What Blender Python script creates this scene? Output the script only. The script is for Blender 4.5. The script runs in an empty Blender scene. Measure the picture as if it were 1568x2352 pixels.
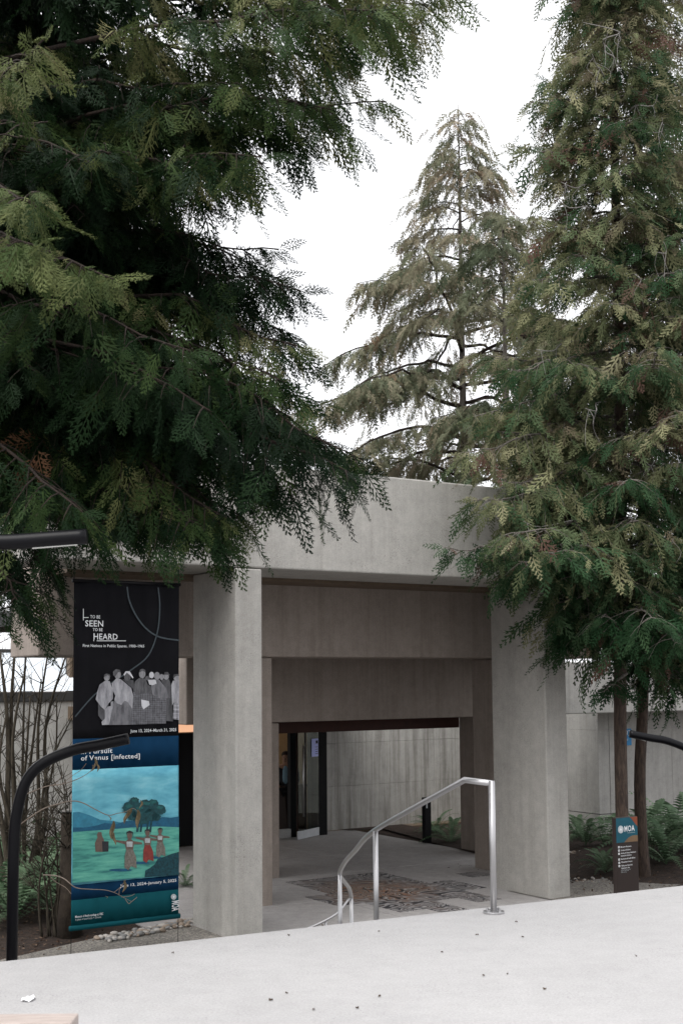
import bpy, math, random
import numpy as np
from mathutils import Vector, Matrix, noise as mnoise

SC = bpy.context.scene
COL = SC.collection
R = math.radians
rnd = random.Random(7)

# ------------------------------------------------------------------ camera
EYE = 1.65
FPX, WPX, HPX = 2850.0, 1568.0, 2352.0
PITCH, ROLL, HOR = R(4.4), R(0.47), 1565.0
PY = HOR - FPX * math.tan(PITCH)
_f = Vector((0, math.cos(PITCH), math.sin(PITCH)))
_r0 = Vector((1, 0, 0)); _u0 = _r0.cross(_f)
_r = _r0 * math.cos(ROLL) - _u0 * math.sin(ROLL)
_u = _r0 * math.sin(ROLL) + _u0 * math.cos(ROLL)
EYEP = Vector((0, 0, EYE))
cam = bpy.data.cameras.new('camera'); camo = bpy.data.objects.new('camera', cam); COL.objects.link(camo)
cam.sensor_fit = 'HORIZONTAL'; cam.sensor_width = 24.0; cam.lens = FPX / WPX * 24.0
cam.shift_y = (PY - HPX / 2) / WPX
cam.clip_start = 0.05; cam.clip_end = 600
cam.dof.use_dof = True; cam.dof.focus_distance = 15.0; cam.dof.aperture_fstop = 5.6
m = Matrix((_r, _u, -_f)).transposed().to_4x4(); m.translation = EYEP
camo.matrix_world = m
SC.camera = camo

# ------------------------------------------------------------------ overcast daylight
SUN_EL, SUN_AZ = R(60), R(212)
wd = bpy.data.worlds.new('World'); SC.world = wd; wd.use_nodes = True
wn = wd.node_tree; wn.nodes.clear()
wo = wn.nodes.new('ShaderNodeOutputWorld'); wb = wn.nodes.new('ShaderNodeBackground')
sk = wn.nodes.new('ShaderNodeTexSky'); sk.sky_type = 'NISHITA'; sk.sun_disc = False
sk.sun_elevation = SUN_EL; sk.sun_rotation = SUN_AZ; sk.dust_density = 4.0; sk.air_density = 1.0
hs = wn.nodes.new('ShaderNodeHueSaturation'); hs.inputs['Saturation'].default_value = 0.10
mx = wn.nodes.new('ShaderNodeMix'); mx.data_type = 'RGBA'
mx.inputs[0].default_value = 0.72
mx.inputs[7].default_value = (8.6, 8.65, 8.9, 1)          # the cloud layer
wn.links.new(sk.outputs[0], hs.inputs['Color']); wn.links.new(hs.outputs[0], mx.inputs[6])
wn.links.new(mx.outputs[2], wb.inputs[0]); wb.inputs[1].default_value = 0.105
wn.links.new(wb.outputs[0], wo.inputs[0])
sl = bpy.data.lights.new('sun', 'SUN'); sl.energy = 1.5; sl.angle = R(50); sl.color = (1, .97, .93)
so = bpy.data.objects.new('sun', sl); COL.objects.link(so)
so.rotation_euler = (math.pi / 2 - SUN_EL, 0, math.pi - SUN_AZ)
SC.view_settings.view_transform = 'Standard'; SC.view_settings.look = 'None'
SC.view_settings.exposure = 0.90; SC.view_settings.gamma = 1.0
SC.view_settings.use_curve_mapping = False
SC.cycles.max_bounces = 8; SC.cycles.diffuse_bounces = 4; SC.cycles.transparent_max_bounces = 8

# ------------------------------------------------------------------ survey helpers
ZF = -1.45                                                  # entrance court level (the plaza is 0)
def ray(px, py): return _f + _r * ((px - 784) / FPX) - _u * ((py - PY) / FPX)
def at(px, py, Y):
    d = ray(px, py); return EYEP + d * (Y / d.y)
def atz(px, py, z=ZF):
    d = ray(px, py); return EYEP + d * ((z - EYE) / d.z)
A0 = Vector((-1.297, 15.150, ZF))
_an = R(57.4)
UV = Vector((math.sin(_an), math.cos(_an), 0)); VV = Vector((-math.cos(_an), math.sin(_an), 0))
ROTU = math.atan2(UV.y, UV.x)
def S(s, v, z): return Vector((A0.x, A0.y, 0)) + UV * s + VV * v + Vector((0, 0, z))
def onv(px, py, v):
    d = ray(px, py); P = A0 + VV * v
    return EYEP + d * ((P - EYEP).dot(VV) / d.dot(VV))
def tosv(p):
    q = p - A0; return q.dot(UV), q.dot(VV)

# ------------------------------------------------------------------ materials
MATS = {}
def newmat(name):
    mt = bpy.data.materials.new(name); mt.use_nodes = True
    nt = mt.node_tree; b = nt.nodes['Principled BSDF']; MATS[name] = mt
    return mt, nt, b
def N(nt, t, **kw):
    n = nt.nodes.new(t)
    for k, v in kw.items():
        if k in n.inputs: n.inputs[k].default_value = v
        else: setattr(n, k, v)
    return n
def ramp(nt, fac, stops, interp='LINEAR'):
    n = nt.nodes.new('ShaderNodeValToRGB'); cr = n.color_ramp; cr.interpolation = interp
    while len(cr.elements) > 1: cr.elements.remove(cr.elements[-1])
    cr.elements[0].position = stops[0][0]; cr.elements[0].color = (*stops[0][1], 1)
    for p, c in stops[1:]:
        e = cr.elements.new(p); e.color = (*c, 1)
    nt.links.new(fac, n.inputs[0]); return n.outputs[0]
def mixc(nt, mode, fac, a, b):
    n = nt.nodes.new('ShaderNodeMix'); n.data_type = 'RGBA'; n.blend_type = mode
    for i, x in ((0, fac), (6, a), (7, b)):
        if isinstance(x, (int, float)): n.inputs[i].default_value = x
        elif isinstance(x, tuple): n.inputs[i].default_value = (*x, 1)
        else: nt.links.new(x, n.inputs[i])
    return n.outputs[2]
def pos(nt, scale=(1, 1, 1), rotz=0.0):
    g = nt.nodes.new('ShaderNodeNewGeometry'); mp = nt.nodes.new('ShaderNodeMapping')
    mp.inputs['Scale'].default_value = scale; mp.inputs['Rotation'].default_value = (0, 0, rotz)
    nt.links.new(g.outputs['Position'], mp.inputs['Vector']); return mp.outputs[0]
def noise(nt, vec, scale, detail=5, rough=.6, dist=0.0):
    n = N(nt, 'ShaderNodeTexNoise', Scale=scale, Detail=detail, Roughness=rough, Distortion=dist)
    nt.links.new(vec, n.inputs['Vector']); return n.outputs['Fac']
def bump(nt, b, h, strength=.3, dist=.01):
    n = N(nt, 'ShaderNodeBump', Strength=strength, Distance=dist)
    nt.links.new(h, n.inputs['Height']); nt.links.new(n.outputs[0], b.inputs['Normal'])
def g3(x): return (x, x, x)

def plain(name, c, rough=.6, metal=0.0, spec=.4, var=.12, nscale=8, bumpy=0.0):
    mt, nt, b = newmat(name)
    n = noise(nt, pos(nt), nscale, 5)
    nt.links.new(mixc(nt, 'MULTIPLY', 1.0, c, ramp(nt, n, [(.25, g3(1 - var)), (.75, g3(1 + var))])), b.inputs['Base Color'])
    b.inputs['Roughness'].default_value = rough; b.inputs['Metallic'].default_value = metal
    b.inputs['Specular IOR Level'].default_value = spec
    if bumpy: bump(nt, b, noise(nt, pos(nt), nscale * 4, 4), bumpy, .01)
    return mt

def concrete(name, base, streak=.5, pits=.6, ribs=0.0, rough=.85, mott=.10, midamp=1.0):
    mt, nt, b = newmat(name)
    p = pos(nt)
    big = noise(nt, p, .9, 6, .65)
    mid = noise(nt, p, 7.0, 6, .7)
    fine = noise(nt, p, 70.0, 3, .7)
    c = mixc(nt, 'MULTIPLY', 1.0, base, ramp(nt, big, [(.3, g3(1 - mott)), (.7, g3(1 + mott * .8))]))
    c = mixc(nt, 'MULTIPLY', 1.0, c, ramp(nt, mid, [(.3, tuple(1 - q * midamp for q in (.14, .14, .15))), (.7, tuple(1 + q * midamp for q in (.07, .065, .05)))]))
    c = mixc(nt, 'MULTIPLY', .75, c, ramp(nt, fine, [(.3, g3(.78)), (.7, g3(1.12))]))
    st = noise(nt, pos(nt, (2.6, 2.6, .16)), 2.0, 6, .65)
    st2 = noise(nt, pos(nt, (9, 9, .3)), 2.0, 4, .6)
    c = mixc(nt, 'MULTIPLY', streak, c, ramp(nt, st, [(.34, (.5, .485, .46)), (.52, g3(1.0)), (.75, g3(1.08))]))
    c = mixc(nt, 'MULTIPLY', streak * .6, c, ramp(nt, st2, [(.36, (.62, .6, .57)), (.5, g3(1.0))]))
    # air holes, in patches
    vo = N(nt, 'ShaderNodeTexVoronoi', Scale=26.0); nt.links.new(p, vo.inputs['Vector'])
    vo2 = N(nt, 'ShaderNodeTexVoronoi', Scale=60.0); nt.links.new(p, vo2.inputs['Vector'])
    msk = ramp(nt, noise(nt, p, 1.7, 4), [(.48, g3(0)), (.62, g3(1))])
    h1 = ramp(nt, vo.outputs['Distance'], [(.10, g3(1)), (.17, g3(0))])
    h2 = ramp(nt, vo2.outputs['Distance'], [(.16, g3(1)), (.26, g3(0))])
    hole = mixc(nt, 'MULTIPLY', 1.0, mixc(nt, 'LIGHTEN', 1.0, h1, h2), msk)
    hole = mixc(nt, 'MULTIPLY', 1.0, hole, g3(pits))
    c = mixc(nt, 'MIX', hole, c, tuple(x * .33 for x in base))
    nt.links.new(c, b.inputs['Base Color'])
    b.inputs['Roughness'].default_value = rough; b.inputs['Specular IOR Level'].default_value = .25
    h = mixc(nt, 'SUBTRACT', .8, mixc(nt, 'ADD', 1.0, mid, fine), hole)
    if ribs:
        wv = N(nt, 'ShaderNodeTexWave', Scale=ribs, Distortion=1.5); wv.bands_direction = 'X'
        nt.links.new(pos(nt, (1, 1, .05), -ROTU), wv.inputs['Vector'])
        h = mixc(nt, 'ADD', .35, h, wv.outputs['Fac'])
    bump(nt, b, h, .45, .008)
    return mt

concrete('concrete_wall', (.45, .442, .425), .28, .8)
concrete('concrete_frame', (.45, .437, .415), .18, .85, 3.0)
concrete('concrete_shade_tinted', (.325, .28, .25), .3, .5)  # same concrete, with the passage shade and its warm cast put into the colour
concrete('concrete_court', (.40, .385, .385), .15, .3, 0, .7)
concrete('concrete_plaza', (.402, .396, .400), .06, .4, 0, .8, .06, .45)
concrete('concrete_stained', (.45, .44, .42), .75, .9)

def aggregate(name, base, sc=55.0):
    mt, nt, b = newmat(name)
    p = pos(nt)
    vo = N(nt, 'ShaderNodeTexVoronoi', Scale=sc); nt.links.new(p, vo.inputs['Vector'])
    hsv = N(nt, 'ShaderNodeSeparateColor'); nt.links.new(vo.outputs['Color'], hsv.inputs[0])
    c = mixc(nt, 'MULTIPLY', 1.0, base, ramp(nt, hsv.outputs[0], [(0, (.45, .44, .43)), (.5, g3(1)), (.8, (1.3, 1.25, 1.2)), (1, (1.9, 1.85, 1.8))]))
    c = mixc(nt, 'MULTIPLY', 1.0, c, ramp(nt, noise(nt, p, .8, 5), [(.3, (.7, .69, .67)), (.7, g3(1.15))]))
    nt.links.new(c, b.inputs['Base Color']); b.inputs['Roughness'].default_value = .8
    bump(nt, b, vo.outputs['Distance'], .5, .01)
    return mt
aggregate('aggregate_path', (.19, .18, .165))

def soil(name):
    mt, nt, b = newmat(name); p = pos(nt)
    c = ramp(nt, noise(nt, p, 14, 8, .75), [(.3, (.012, .008, .006)), (.5, (.035, .021, .015)), (.68, (.075, .045, .03)), (.8, (.12, .08, .055))])
    nt.links.new(c, b.inputs['Base Color']); b.inputs['Roughness'].default_value = .95
    bump(nt, b, noise(nt, p, 30, 6, .8), 1.0, .04); return mt
soil('bark_mulch')

plain('black_paint', (.0045, .0045, .006), .33, 0, .16, .05)
plain('led_white', (.75, .75, .72), .4)
plain('brown_metal', (.026, .018, .016), .45, 0, .4, .06)
plain('sign_teal', (.004, .075, .11), .5); plain('sign_rust', (.20, .05, .022), .5); plain('sign_tan', (.16, .10, .055), .5)
plain('white_print', (.72, .74, .76), .6, var=.03)
plain('grey_print', (.42, .46, .48), .6, var=.03)
plain('white_paper', (.78, .78, .80), .7, var=.03)
plain('notice_paper', (.50, .55, .95), .7, var=.04)
plain('ink', (.02, .02, .035), .7)
plain('blue_sign', (.02, .22, .48), .4)
plain('door_black', (.006, .006, .007), .5, 0, .15)
plain('red_timber', (.045, .014, .009), .6, var=.25)
plain('brown_cladding', (.13, .095, .065), .7, var=.25)
plain('lobby_wall', (.36, .27, .17), .8)
plain('desk_wood', (.035, .018, .012), .5)
plain('lobby_floor', (.14, .10, .065), .4)
plain('roof_dark', (.03, .03, .03), .7)
plain('black_cloth', (.009, .009, .011), .85, 0, .08, var=.2, nscale=3)
plain('navy_cloth', (.003, .030, .075), .8, 0, .1, var=.1)
plain('teal_cloth', (.003, .060, .075), .8, 0, .1, var=.1, nscale=2)
plain('banner_ring', (.045, .06, .07), .7)
plain('skin', (.30, .17, .11), .55); plain('jacket', (.012, .012, .015), .8); plain('shirt', (.16, .26, .32), .8); plain('hair', (.03, .018, .012), .7)
plain('dry_leaf', (.13, .10, .055), .8, var=.3, nscale=30)
plain('dark_leaf', (.06, .04, .025), .8, var=.3, nscale=30)
plain('vine_bark', (.20, .16, .13), .8, var=.2)
plain('stump_bark', (.04, .03, .022), .95, var=.5, nscale=12, bumpy=1.0)
plain('white_metal', (.55, .57, .6), .4)

def steel():
    mt, nt, b = newmat('brushed_steel')
    b.inputs['Base Color'].default_value = (.47, .465, .47, 1); b.inputs['Metallic'].default_value = 1
    n = noise(nt, pos(nt, (40, 40, 3)), 3, 4)
    nt.links.new(ramp(nt, n, [(.3, g3(.30)), (.7, g3(.46))]), b.inputs['Roughness'])
    return mt
steel()
def glass():
    mt, nt, b = newmat('door_glass')
    b.inputs['Base Color'].default_value = (.72, .86, .82, 1); b.inputs['Roughness'].default_value = .02
    b.inputs['Transmission Weight'].default_value = 1.0; b.inputs['IOR'].default_value = 1.45
    return mt
glass()
def pale_glass():
    mt, nt, b = newmat('skylight_glass')
    n = noise(nt, pos(nt), 1.2, 4)
    nt.links.new(ramp(nt, n, [(.3, (.62, .68, .74)), (.7, (.74, .78, .82))]), b.inputs['Base Color'])  # pale sky reflected in the panes, put into the base colour
    b.inputs['Roughness'].default_value = .25; return mt
pale_glass()
def emitter(name, c, e):
    mt, nt, b = newmat(name); b.inputs['Base Color'].default_value = (*c, 1)
    b.inputs['Emission Color'].default_value = (*c, 1); b.inputs['Emission Strength'].default_value = e
emitter('lit_transom', (1.0, .55, .33), .45); emitter('unseen_lobby_lamp', (1.0, .75, .5), 5.0)

def bark(name, dark, light, sc=1.0):
    mt, nt, b = newmat(name)
    p = pos(nt, (7 * sc, 7 * sc, 1.3 * sc))
    n = noise(nt, p, 4, 8, .7, .4)
    nt.links.new(ramp(nt, n, [(.32, dark), (.55, tuple((a + c) / 2 for a, c in zip(dark, light))), (.72, light)]), b.inputs['Base Color'])
    b.inputs['Roughness'].default_value = .9; bump(nt, b, n, .9, .03); return mt
bark('bark_cedar', (.016, .010, .008), (.13, .09, .068))
bark('bark_dark', (.010, .007, .005), (.055, .032, .022))
bark('bark_grey', (.07, .06, .05), (.26, .235, .21))
bark('bark_shrub', (.02, .015, .010), (.11, .09, .06), 2)

def leafmat(name, stops, trans=.3):
    mt, nt, b = newmat(name)
    a = N(nt, 'ShaderNodeAttribute'); a.attribute_name = 'tint'
    c = ramp(nt, a.outputs['Fac'], stops)
    c = mixc(nt, 'MULTIPLY', 1.0, c, ramp(nt, noise(nt, pos(nt), 5.0, 4), [(.3, g3(.75)), (.7, g3(1.25))]))
    nt.links.new(c, b.inputs['Base Color']); b.inputs['Roughness'].default_value = .6
    b.inputs['Specular IOR Level'].default_value = .10
    tr = nt.nodes.new('ShaderNodeBsdfTranslucent'); nt.links.new(c, tr.inputs[0])
    ms = nt.nodes.new('ShaderNodeMixShader'); ms.inputs[0].default_value = trans
    out = nt.nodes['Material Output']
    nt.links.new(b.outputs[0], ms.inputs[1]); nt.links.new(tr.outputs[0], ms.inputs[2]); nt.links.new(ms.outputs[0], out.inputs[0])
    return mt
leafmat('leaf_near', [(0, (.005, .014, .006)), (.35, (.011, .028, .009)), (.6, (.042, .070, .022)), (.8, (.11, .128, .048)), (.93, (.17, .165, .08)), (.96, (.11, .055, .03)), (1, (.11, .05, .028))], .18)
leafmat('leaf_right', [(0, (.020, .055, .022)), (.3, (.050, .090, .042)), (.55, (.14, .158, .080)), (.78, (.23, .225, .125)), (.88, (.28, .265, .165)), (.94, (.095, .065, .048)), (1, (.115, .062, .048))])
leafmat('leaf_far', [(0, (.08, .10, .06)), (.3, (.16, .165, .105)), (.6, (.23, .21, .145)), (.85, (.28, .235, .17)), (1, (.19, .125, .08))])
leafmat('leaf_fern', [(0, (.055, .10, .055)), (.4, (.11, .175, .10)), (.75, (.18, .25, .16)), (.92, (.12, .17, .115)), (1, (.13, .09, .05))])
leafmat('leaf_litter', [(0, (.025, .014, .010)), (.5, (.07, .042, .028)), (1, (.17, .12, .085))], .05)

# ------------------------------------------------------------------ mesh helpers
def wloc(o):
    v = Vector((0, 0, 0))
    while o is not None: v = v + Vector(o.location); o = o.parent
    return v
def tag(o, label=None, cat=None, group=None, kind=None):
    if label: o['label'] = label
    if cat: o['category'] = cat
    if group: o['group'] = group
    if kind: o['kind'] = kind
    return o
def thing(name, label, cat, loc=(0, 0, 0), group=None):
    o = bpy.data.objects.new(name, None); COL.objects.link(o); o.location = loc
    o.empty_display_size = .1
    return tag(o, label, cat, group)

class MB:
    def __init__(s): s.v = []; s.f = []
    def add(s, vs, fs):
        n = len(s.v); s.v += [tuple(x) for x in vs]; s.f += [tuple(i + n for i in f) for f in fs]; return s
    def hexa(s, c):  # 8 corners: bottom 4 ccw, top 4 ccw
        return s.add(c, [(3, 2, 1, 0), (4, 5, 6, 7), (0, 1, 5, 4), (1, 2, 6, 5), (2, 3, 7, 6), (3, 0, 4, 7)])
    def sbox(s, s0, s1, v0, v1, z0, z1):
        return s.hexa([S(s0, v0, z0), S(s1, v0, z0), S(s1, v1, z0), S(s0, v1, z0), S(s0, v0, z1), S(s1, v0, z1), S(s1, v1, z1), S(s0, v1, z1)])
    def box(s, x0, x1, y0, y1, z0, z1):
        return s.hexa([Vector(p) for p in ((x0, y0, z0), (x1, y0, z0), (x1, y1, z0), (x0, y1, z0), (x0, y0, z1), (x1, y0, z1), (x1, y1, z1), (x0, y1, z1))])
    def prism(s, poly, z0, z1):
        n = len(poly)
        vs = [(p[0], p[1], z0) for p in poly] + [(p[0], p[1], z1) for p in poly]
        fs = [tuple(range(n - 1, -1, -1)), tuple(range(n, 2 * n))] + [(i, (i + 1) % n, (i + 1) % n + n, i + n) for i in range(n)]
        return s.add(vs, fs)
    def plate(s, pts, nrm, th):   # polygon pts (world), extruded by th along nrm
        n = len(pts); vs = [Vector(p) for p in pts] + [Vector(p) + nrm * th for p in pts]
        fs = [tuple(range(n - 1, -1, -1)), tuple(range(n, 2 * n))] + [(i, (i + 1) % n, (i + 1) % n + n, i + n) for i in range(n)]
        return s.add(vs, fs)
    def tube(s, pts, rad, n=8, cap=True):
        pts = [Vector(p) for p in pts]; k = len(pts)
        if isinstance(rad, (int, float)): rad = [rad] * k
        t0 = (pts[1] - pts[0]).normalized()
        a = t0.orthogonal().normalized()
        base = len(s.v); vs = []
        for i in range(k):
            t = ((pts[min(i + 1, k - 1)] - pts[max(i - 1, 0)])).normalized()
            a = (a - t * a.dot(t)); a = a.normalized() if a.length > 1e-6 else t.orthogonal().normalized()
            b = t.cross(a)
            # keep the section round at a sharp bend
            for j in range(n):
                th = 2 * math.pi * j / n
                vs.append(pts[i] + (a * math.cos(th) + b * math.sin(th)) * rad[i])
        fs = []
        for i in range(k - 1):
            for j in range(n):
                fs.append((i * n + j, i * n + (j + 1) % n, (i + 1) * n + (j + 1) % n, (i + 1) * n + j))
        if cap:
            fs.append(tuple(range(n - 1, -1, -1))); fs.append(tuple((k - 1) * n + j for j in range(n)))
        return s.add(vs, fs)
    def ball(s, c, rx, ry, rz, nu=10, nv=6):
        c = Vector(c); vs = [c + Vector((0, 0, -rz))]
        for i in range(1, nv):
            ph = -math.pi / 2 + math.pi * i / nv
            for j in range(nu):
                th = 2 * math.pi * j / nu
                vs.append(c + Vector((rx * math.cos(ph) * math.cos(th), ry * math.cos(ph) * math.sin(th), rz * math.sin(ph))))
        vs.append(c + Vector((0, 0, rz))); L = len(vs) - 1
        fs = [(0, 1 + (j + 1) % nu, 1 + j) for j in range(nu)]
        for i in range(nv - 2):
            for j in range(nu):
                a = 1 + i * nu
                fs.append((a + j, a + (j + 1) % nu, a + nu + (j + 1) % nu, a + nu + j))
        a = 1 + (nv - 2) * nu
        fs += [(a + j, a + (j + 1) % nu, L) for j in range(nu)]
        return s.add(vs, fs)
    def mesh(s, name, off=Vector((0, 0, 0)), smooth=False):
        me = bpy.data.meshes.new(name)
        me.from_pydata([(x - off.x, y - off.y, z - off.z) for x, y, z in s.v], [], s.f); me.update()
        if smooth:
            me.polygons.foreach_set('use_smooth', [True] * len(me.polygons))
        return me
    def build(s, name, mat, parent=None, smooth=False, bevel=0.0, kind=None):
        off = wloc(parent) if parent else Vector((0, 0, 0))
        me = s.mesh(name, off, smooth); me.materials.append(MATS[mat])
        o = bpy.data.objects.new(name, me); COL.objects.link(o); o.parent = parent
        if bevel:
            b = o.modifiers.new('bevel', 'BEVEL'); b.width = bevel; b.segments = 2; b.limit_method = 'ANGLE'
        if kind: o['kind'] = kind
        return o
def copyobj(o, parent=None):
    c = o.copy(); COL.objects.link(c); c.parent = parent; return c
def smooth_path(pts, n=6):
    P = [Vector(p) for p in pts]; out = []
    for i in range(len(P) - 1):
        p0, p1, p2, p3 = P[max(i - 1, 0)], P[i], P[i + 1], P[min(i + 2, len(P) - 1)]
        for k in range(n):
            t = k / n
            out.append(.5 * ((2 * p1) + (p2 - p0) * t + (2 * p0 - 5 * p1 + 4 * p2 - p3) * t * t + (3 * p1 - p0 - 3 * p2 + p3) * t ** 3))
    out.append(P[-1]); return out

# ------------------------------------------------------------------ setting: ground, court, paths, plaza
def sheet(name, poly, z, mat, kind='structure'):
    mb = MB(); mb.add([(p[0], p[1], z) for p in poly], [tuple(range(len(poly)))])
    return mb.build(name, mat, kind=kind)
def svp(*a): return [S(s, v, 0) for s, v in a]
# planting soil: a sheet reaching the horizon, with a gentle mound under the beds near the court
def soil_height(x, y):
    s_, v_ = tosv(Vector((x, y, ZF)))
    h = 0.0
    if v_ > 1.2 and s_ < .2: h += .10 * min(1, (v_ - 1.2) / 1.5) * min(1, (.2 - s_) / 1.0)
    d2 = ((x - 6.1) / 1.7) ** 2 + ((y - 21.4) / 2.0) ** 2
    h += .30 * math.exp(-d2)
    if h > .01: h += .04 * mnoise.noise(Vector((x * 1.7, y * 1.7, 0)))
    return h
mb = MB(); gx = [-300, -80, -25] + [-12 + .4 * i for i in range(66)] + [30, 90, 300]; gy = [-200, -40, -5] + [7 + .4 * i for i in range(56)] + [45, 120, 500]
vs = [(x, y, ZF - .03 + soil_height(x, y)) for y in gy for x in gx]; nx = len(gx)
mb.add(vs, [(j * nx + i, j * nx + i + 1, (j + 1) * nx + i + 1, (j + 1) * nx + i) for j in range(len(gy) - 1) for i in range(nx - 1)])
mb.build('ground', 'bark_mulch', kind='structure', smooth=True)

# concrete court: slabs divided by joints, each slab a piece
court = tag(bpy.data.objects.new('court_floor', None), kind='structure'); COL.objects.link(court)
def slab(s0, s1, v0, v1, m='concrete_court', z=ZF):
    g = .006
    MB().sbox(s0 + g, s1 - g, v0 + g, v1 - g, z - .12, z).build('paving_slab', m, court, bevel=.004)
for (a, b, c, d) in [(.40, 2.5, -3.2, -1.2), (2.5, 4.95, -3.2, -1.2), (.40, 2.5, -1.2, 1.75), (2.5, 4.95, -1.2, 1.75), (-.55, .36, 1.2, 3.4), (.36, 2.5, 1.75, 3.75), (2.5, 4.4, 1.75, 3.75), (4.4, 7.0, 1.75, 3.75),
                     (.36, 2.6, 3.75, 8.2), (2.6, 4.7, 3.75, 5.6), (4.7, 7.22, 3.75, 5.6), (2.6, 4.7, 5.6, 8.2), (4.7, 7.22, 5.6, 8.6), (4.95, 5.5, .9, 1.75)]:
    slab(a, b, c, d)
sheet('aggregate_path', svp((-14, -2.9), (.39, -2.9), (.39, 1.19), (-.55, 1.19), (-.6, 1.35), (-1.19, 1.22), (-2.4, .72), (-5, -.1), (-14, -2)), ZF + .0, 'aggregate_path')
def c6(x, y, z=ZF): return atz((1167 + x * .3189) * .9406, (1700 + y * .3189) * .9406, z)
sheet('aggregate_path', [S(4.96, -3.6, 0), S(16, -4.6, 0), c6(1900, 1440), c6(1568, 1412), c6(1400, 1392), c6(1225, 1388), c6(1030, 1396), c6(900, 1406), c6(700, 1426), S(5.5, .93, 0), S(4.96, .88, 0)], ZF + .004, 'aggregate_path')
sheet('aggregate_path', [c6(560, 1350), c6(700, 1332), c6(860, 1308), c6(1060, 1282), c6(1180, 1235), c6(1100, 1205), c6(900, 1213), c6(690, 1228), c6(540, 1235)], ZF + .006, 'aggregate_path')
sheet('aggregate_path', svp((-.55, 3.45), (.3, 3.45), (1.7, 5.2), (1.7, 5.9), (-.2, 4.3)), ZF + .06, 'aggregate_path')

# plaza: two cast slabs with an expansion joint
PL = Vector((-.02, 8.62, 0)); PE = Vector((4.75, 2.52, 0)).normalized(); PN = Vector((-PE.y, PE.x, 0))
plaza = tag(bpy.data.objects.new('plaza', None), kind='structure'); COL.objects.link(plaza)
j0, j1 = Vector((2.13, 9.68, 0)), Vector((2.49, 9.27, 0)); jd = (j1 - j0).normalized()
jt = PL + PE * ((j0 - PL).dot(PE)); je = j0 + jd * 14
jn = Vector((-jd.y, jd.x, 0))
def plaza_slab(poly): MB().prism(poly, ZF - .2, 0).build('paving_slab', 'concrete_plaza', plaza, bevel=.008)
plaza_slab([PL - PE * 14, Vector((-14, -8, 0)), Vector((je.x, -8, 0)), je - jn * .003 if jn.x > 0 else je + jn * .003, jt - PE * .003][::-1] if False else
           [PL - PE * 14, PL - PE * 14 - PN * 16, je - PN * 6 - PE * .0, je - PE * .003, jt - PE * .003])
plaza_slab([jt + PE * .003, je + PE * .003, je + PE * 14, PL + PE * 18])

# stairs from the plaza down to the court
st = tag(bpy.data.objects.new('stairs', None), kind='structure'); COL.objects.link(st)
NST = 9
def stair_z(p):
    d = (Vector((p.x, p.y, 0)) - PL).dot(PN)
    if d <= 0: return 0.0
    return max(ZF, -(int(d / .36) + 1) * (-ZF / NST))
for k in range(1, NST):
    c0 = PL + PN * (.36 * (k - 1)); c1 = PL + PN * (.36 * k)
    MB().prism([c0 - PE * 2.2, c0 + PE * 1.9, c1 + PE * 1.9, c1 - PE * 2.2][::1], ZF - .2, k * ZF / NST).build('step', 'concrete_plaza', st, bevel=.006)

# ------------------------------------------------------------------ entrance portals
def portal(label, s_in0, s_in1, v0, v1, pw, zb, zt, sl_, sr, mat):
    o = thing('concrete_portal', label, 'portal', S(s_in0, v0, ZF), 'concrete portal frames over the entrance')
    mbt = 'concrete_frame' if mat == 0 else 'concrete_shade_tinted'
    MB().sbox(s_in0 - pw, s_in0, v0, v1, ZF - .1, zb - .012).build('pillar', mbt, o, bevel=.018)
    MB().sbox(s_in1, s_in1 + pw + .04, v0, v1, ZF - .1, zb - .012).build('pillar', mbt, o, bevel=.018)
    MB().sbox(sl_, sr, v0 + .004, v1 + .02, zb, zt).build('beam', mbt, o, bevel=.02)
    return o
portal('front and tallest concrete portal frame with a deep pale beam', .37, 4.98, 0, 1.19, .37, 3.06, 4.37, -2.46, 6.3, 0)
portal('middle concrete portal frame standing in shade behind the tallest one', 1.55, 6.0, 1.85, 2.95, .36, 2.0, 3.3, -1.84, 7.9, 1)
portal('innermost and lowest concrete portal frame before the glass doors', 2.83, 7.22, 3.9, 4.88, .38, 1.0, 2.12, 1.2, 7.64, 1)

# ------------------------------------------------------------------ museum building behind the portals
bld = thing('museum_building', 'grey concrete museum building behind the entrance portals with glass doors', 'building', S(4, 8.5, ZF))
def wall_panels(s0, s1, v, th, zs, ns, mat='concrete_wall', name='concrete_panel'):
    w = (s1 - s0) / ns
    for k in range(ns):
        for z0, z1 in zip(zs[:-1], zs[1:]):
            MB().sbox(s0 + k * w + .002, s0 + (k + 1) * w - .002, v, v + th, z0 + (.008 if z0 == -1.06 else .002), z1 - (.008 if z1 == -1.06 else .002)).build(name, mat, bld, bevel=.002)
# far court wall, and the wing on the right
wall_panels(6.55, 12.5, 8.75, .3, [ZF - .1, -.55, .35, 1.3, 3.2], 4, 'concrete_stained')
MB().sbox(6.4, 12.6, 8.85, 9.0, ZF - .1, 3.15).build('wall', 'roof_dark', bld)
CS, CV = 10.80, 4.95
def side_panels(v0, v1, s, zs, nv):
    w = (v1 - v0) / nv
    for k in range(nv):
        for z0, z1 in zip(zs[:-1], zs[1:]):
            MB().sbox(s, s + .3, v0 + k * w + .002, v0 + (k + 1) * w - .002, z0 + (.008 if z0 == -1.06 else .002), z1 - (.008 if z1 == -1.06 else .002)).build('concrete_panel', 'concrete_wall', bld, bevel=.002)
ZS = [ZF - .3, -1.06, .62, .99]
side_panels(CV, 8.6, CS, ZS, 4)
wall_panels(CS + .31, CS + 9.3, CV, .28, ZS, 5)
MB().sbox(CS + .06, CS + 9, CV + .06, 9.1, ZF - .3, .98).build('wall', 'roof_dark', bld)
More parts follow.
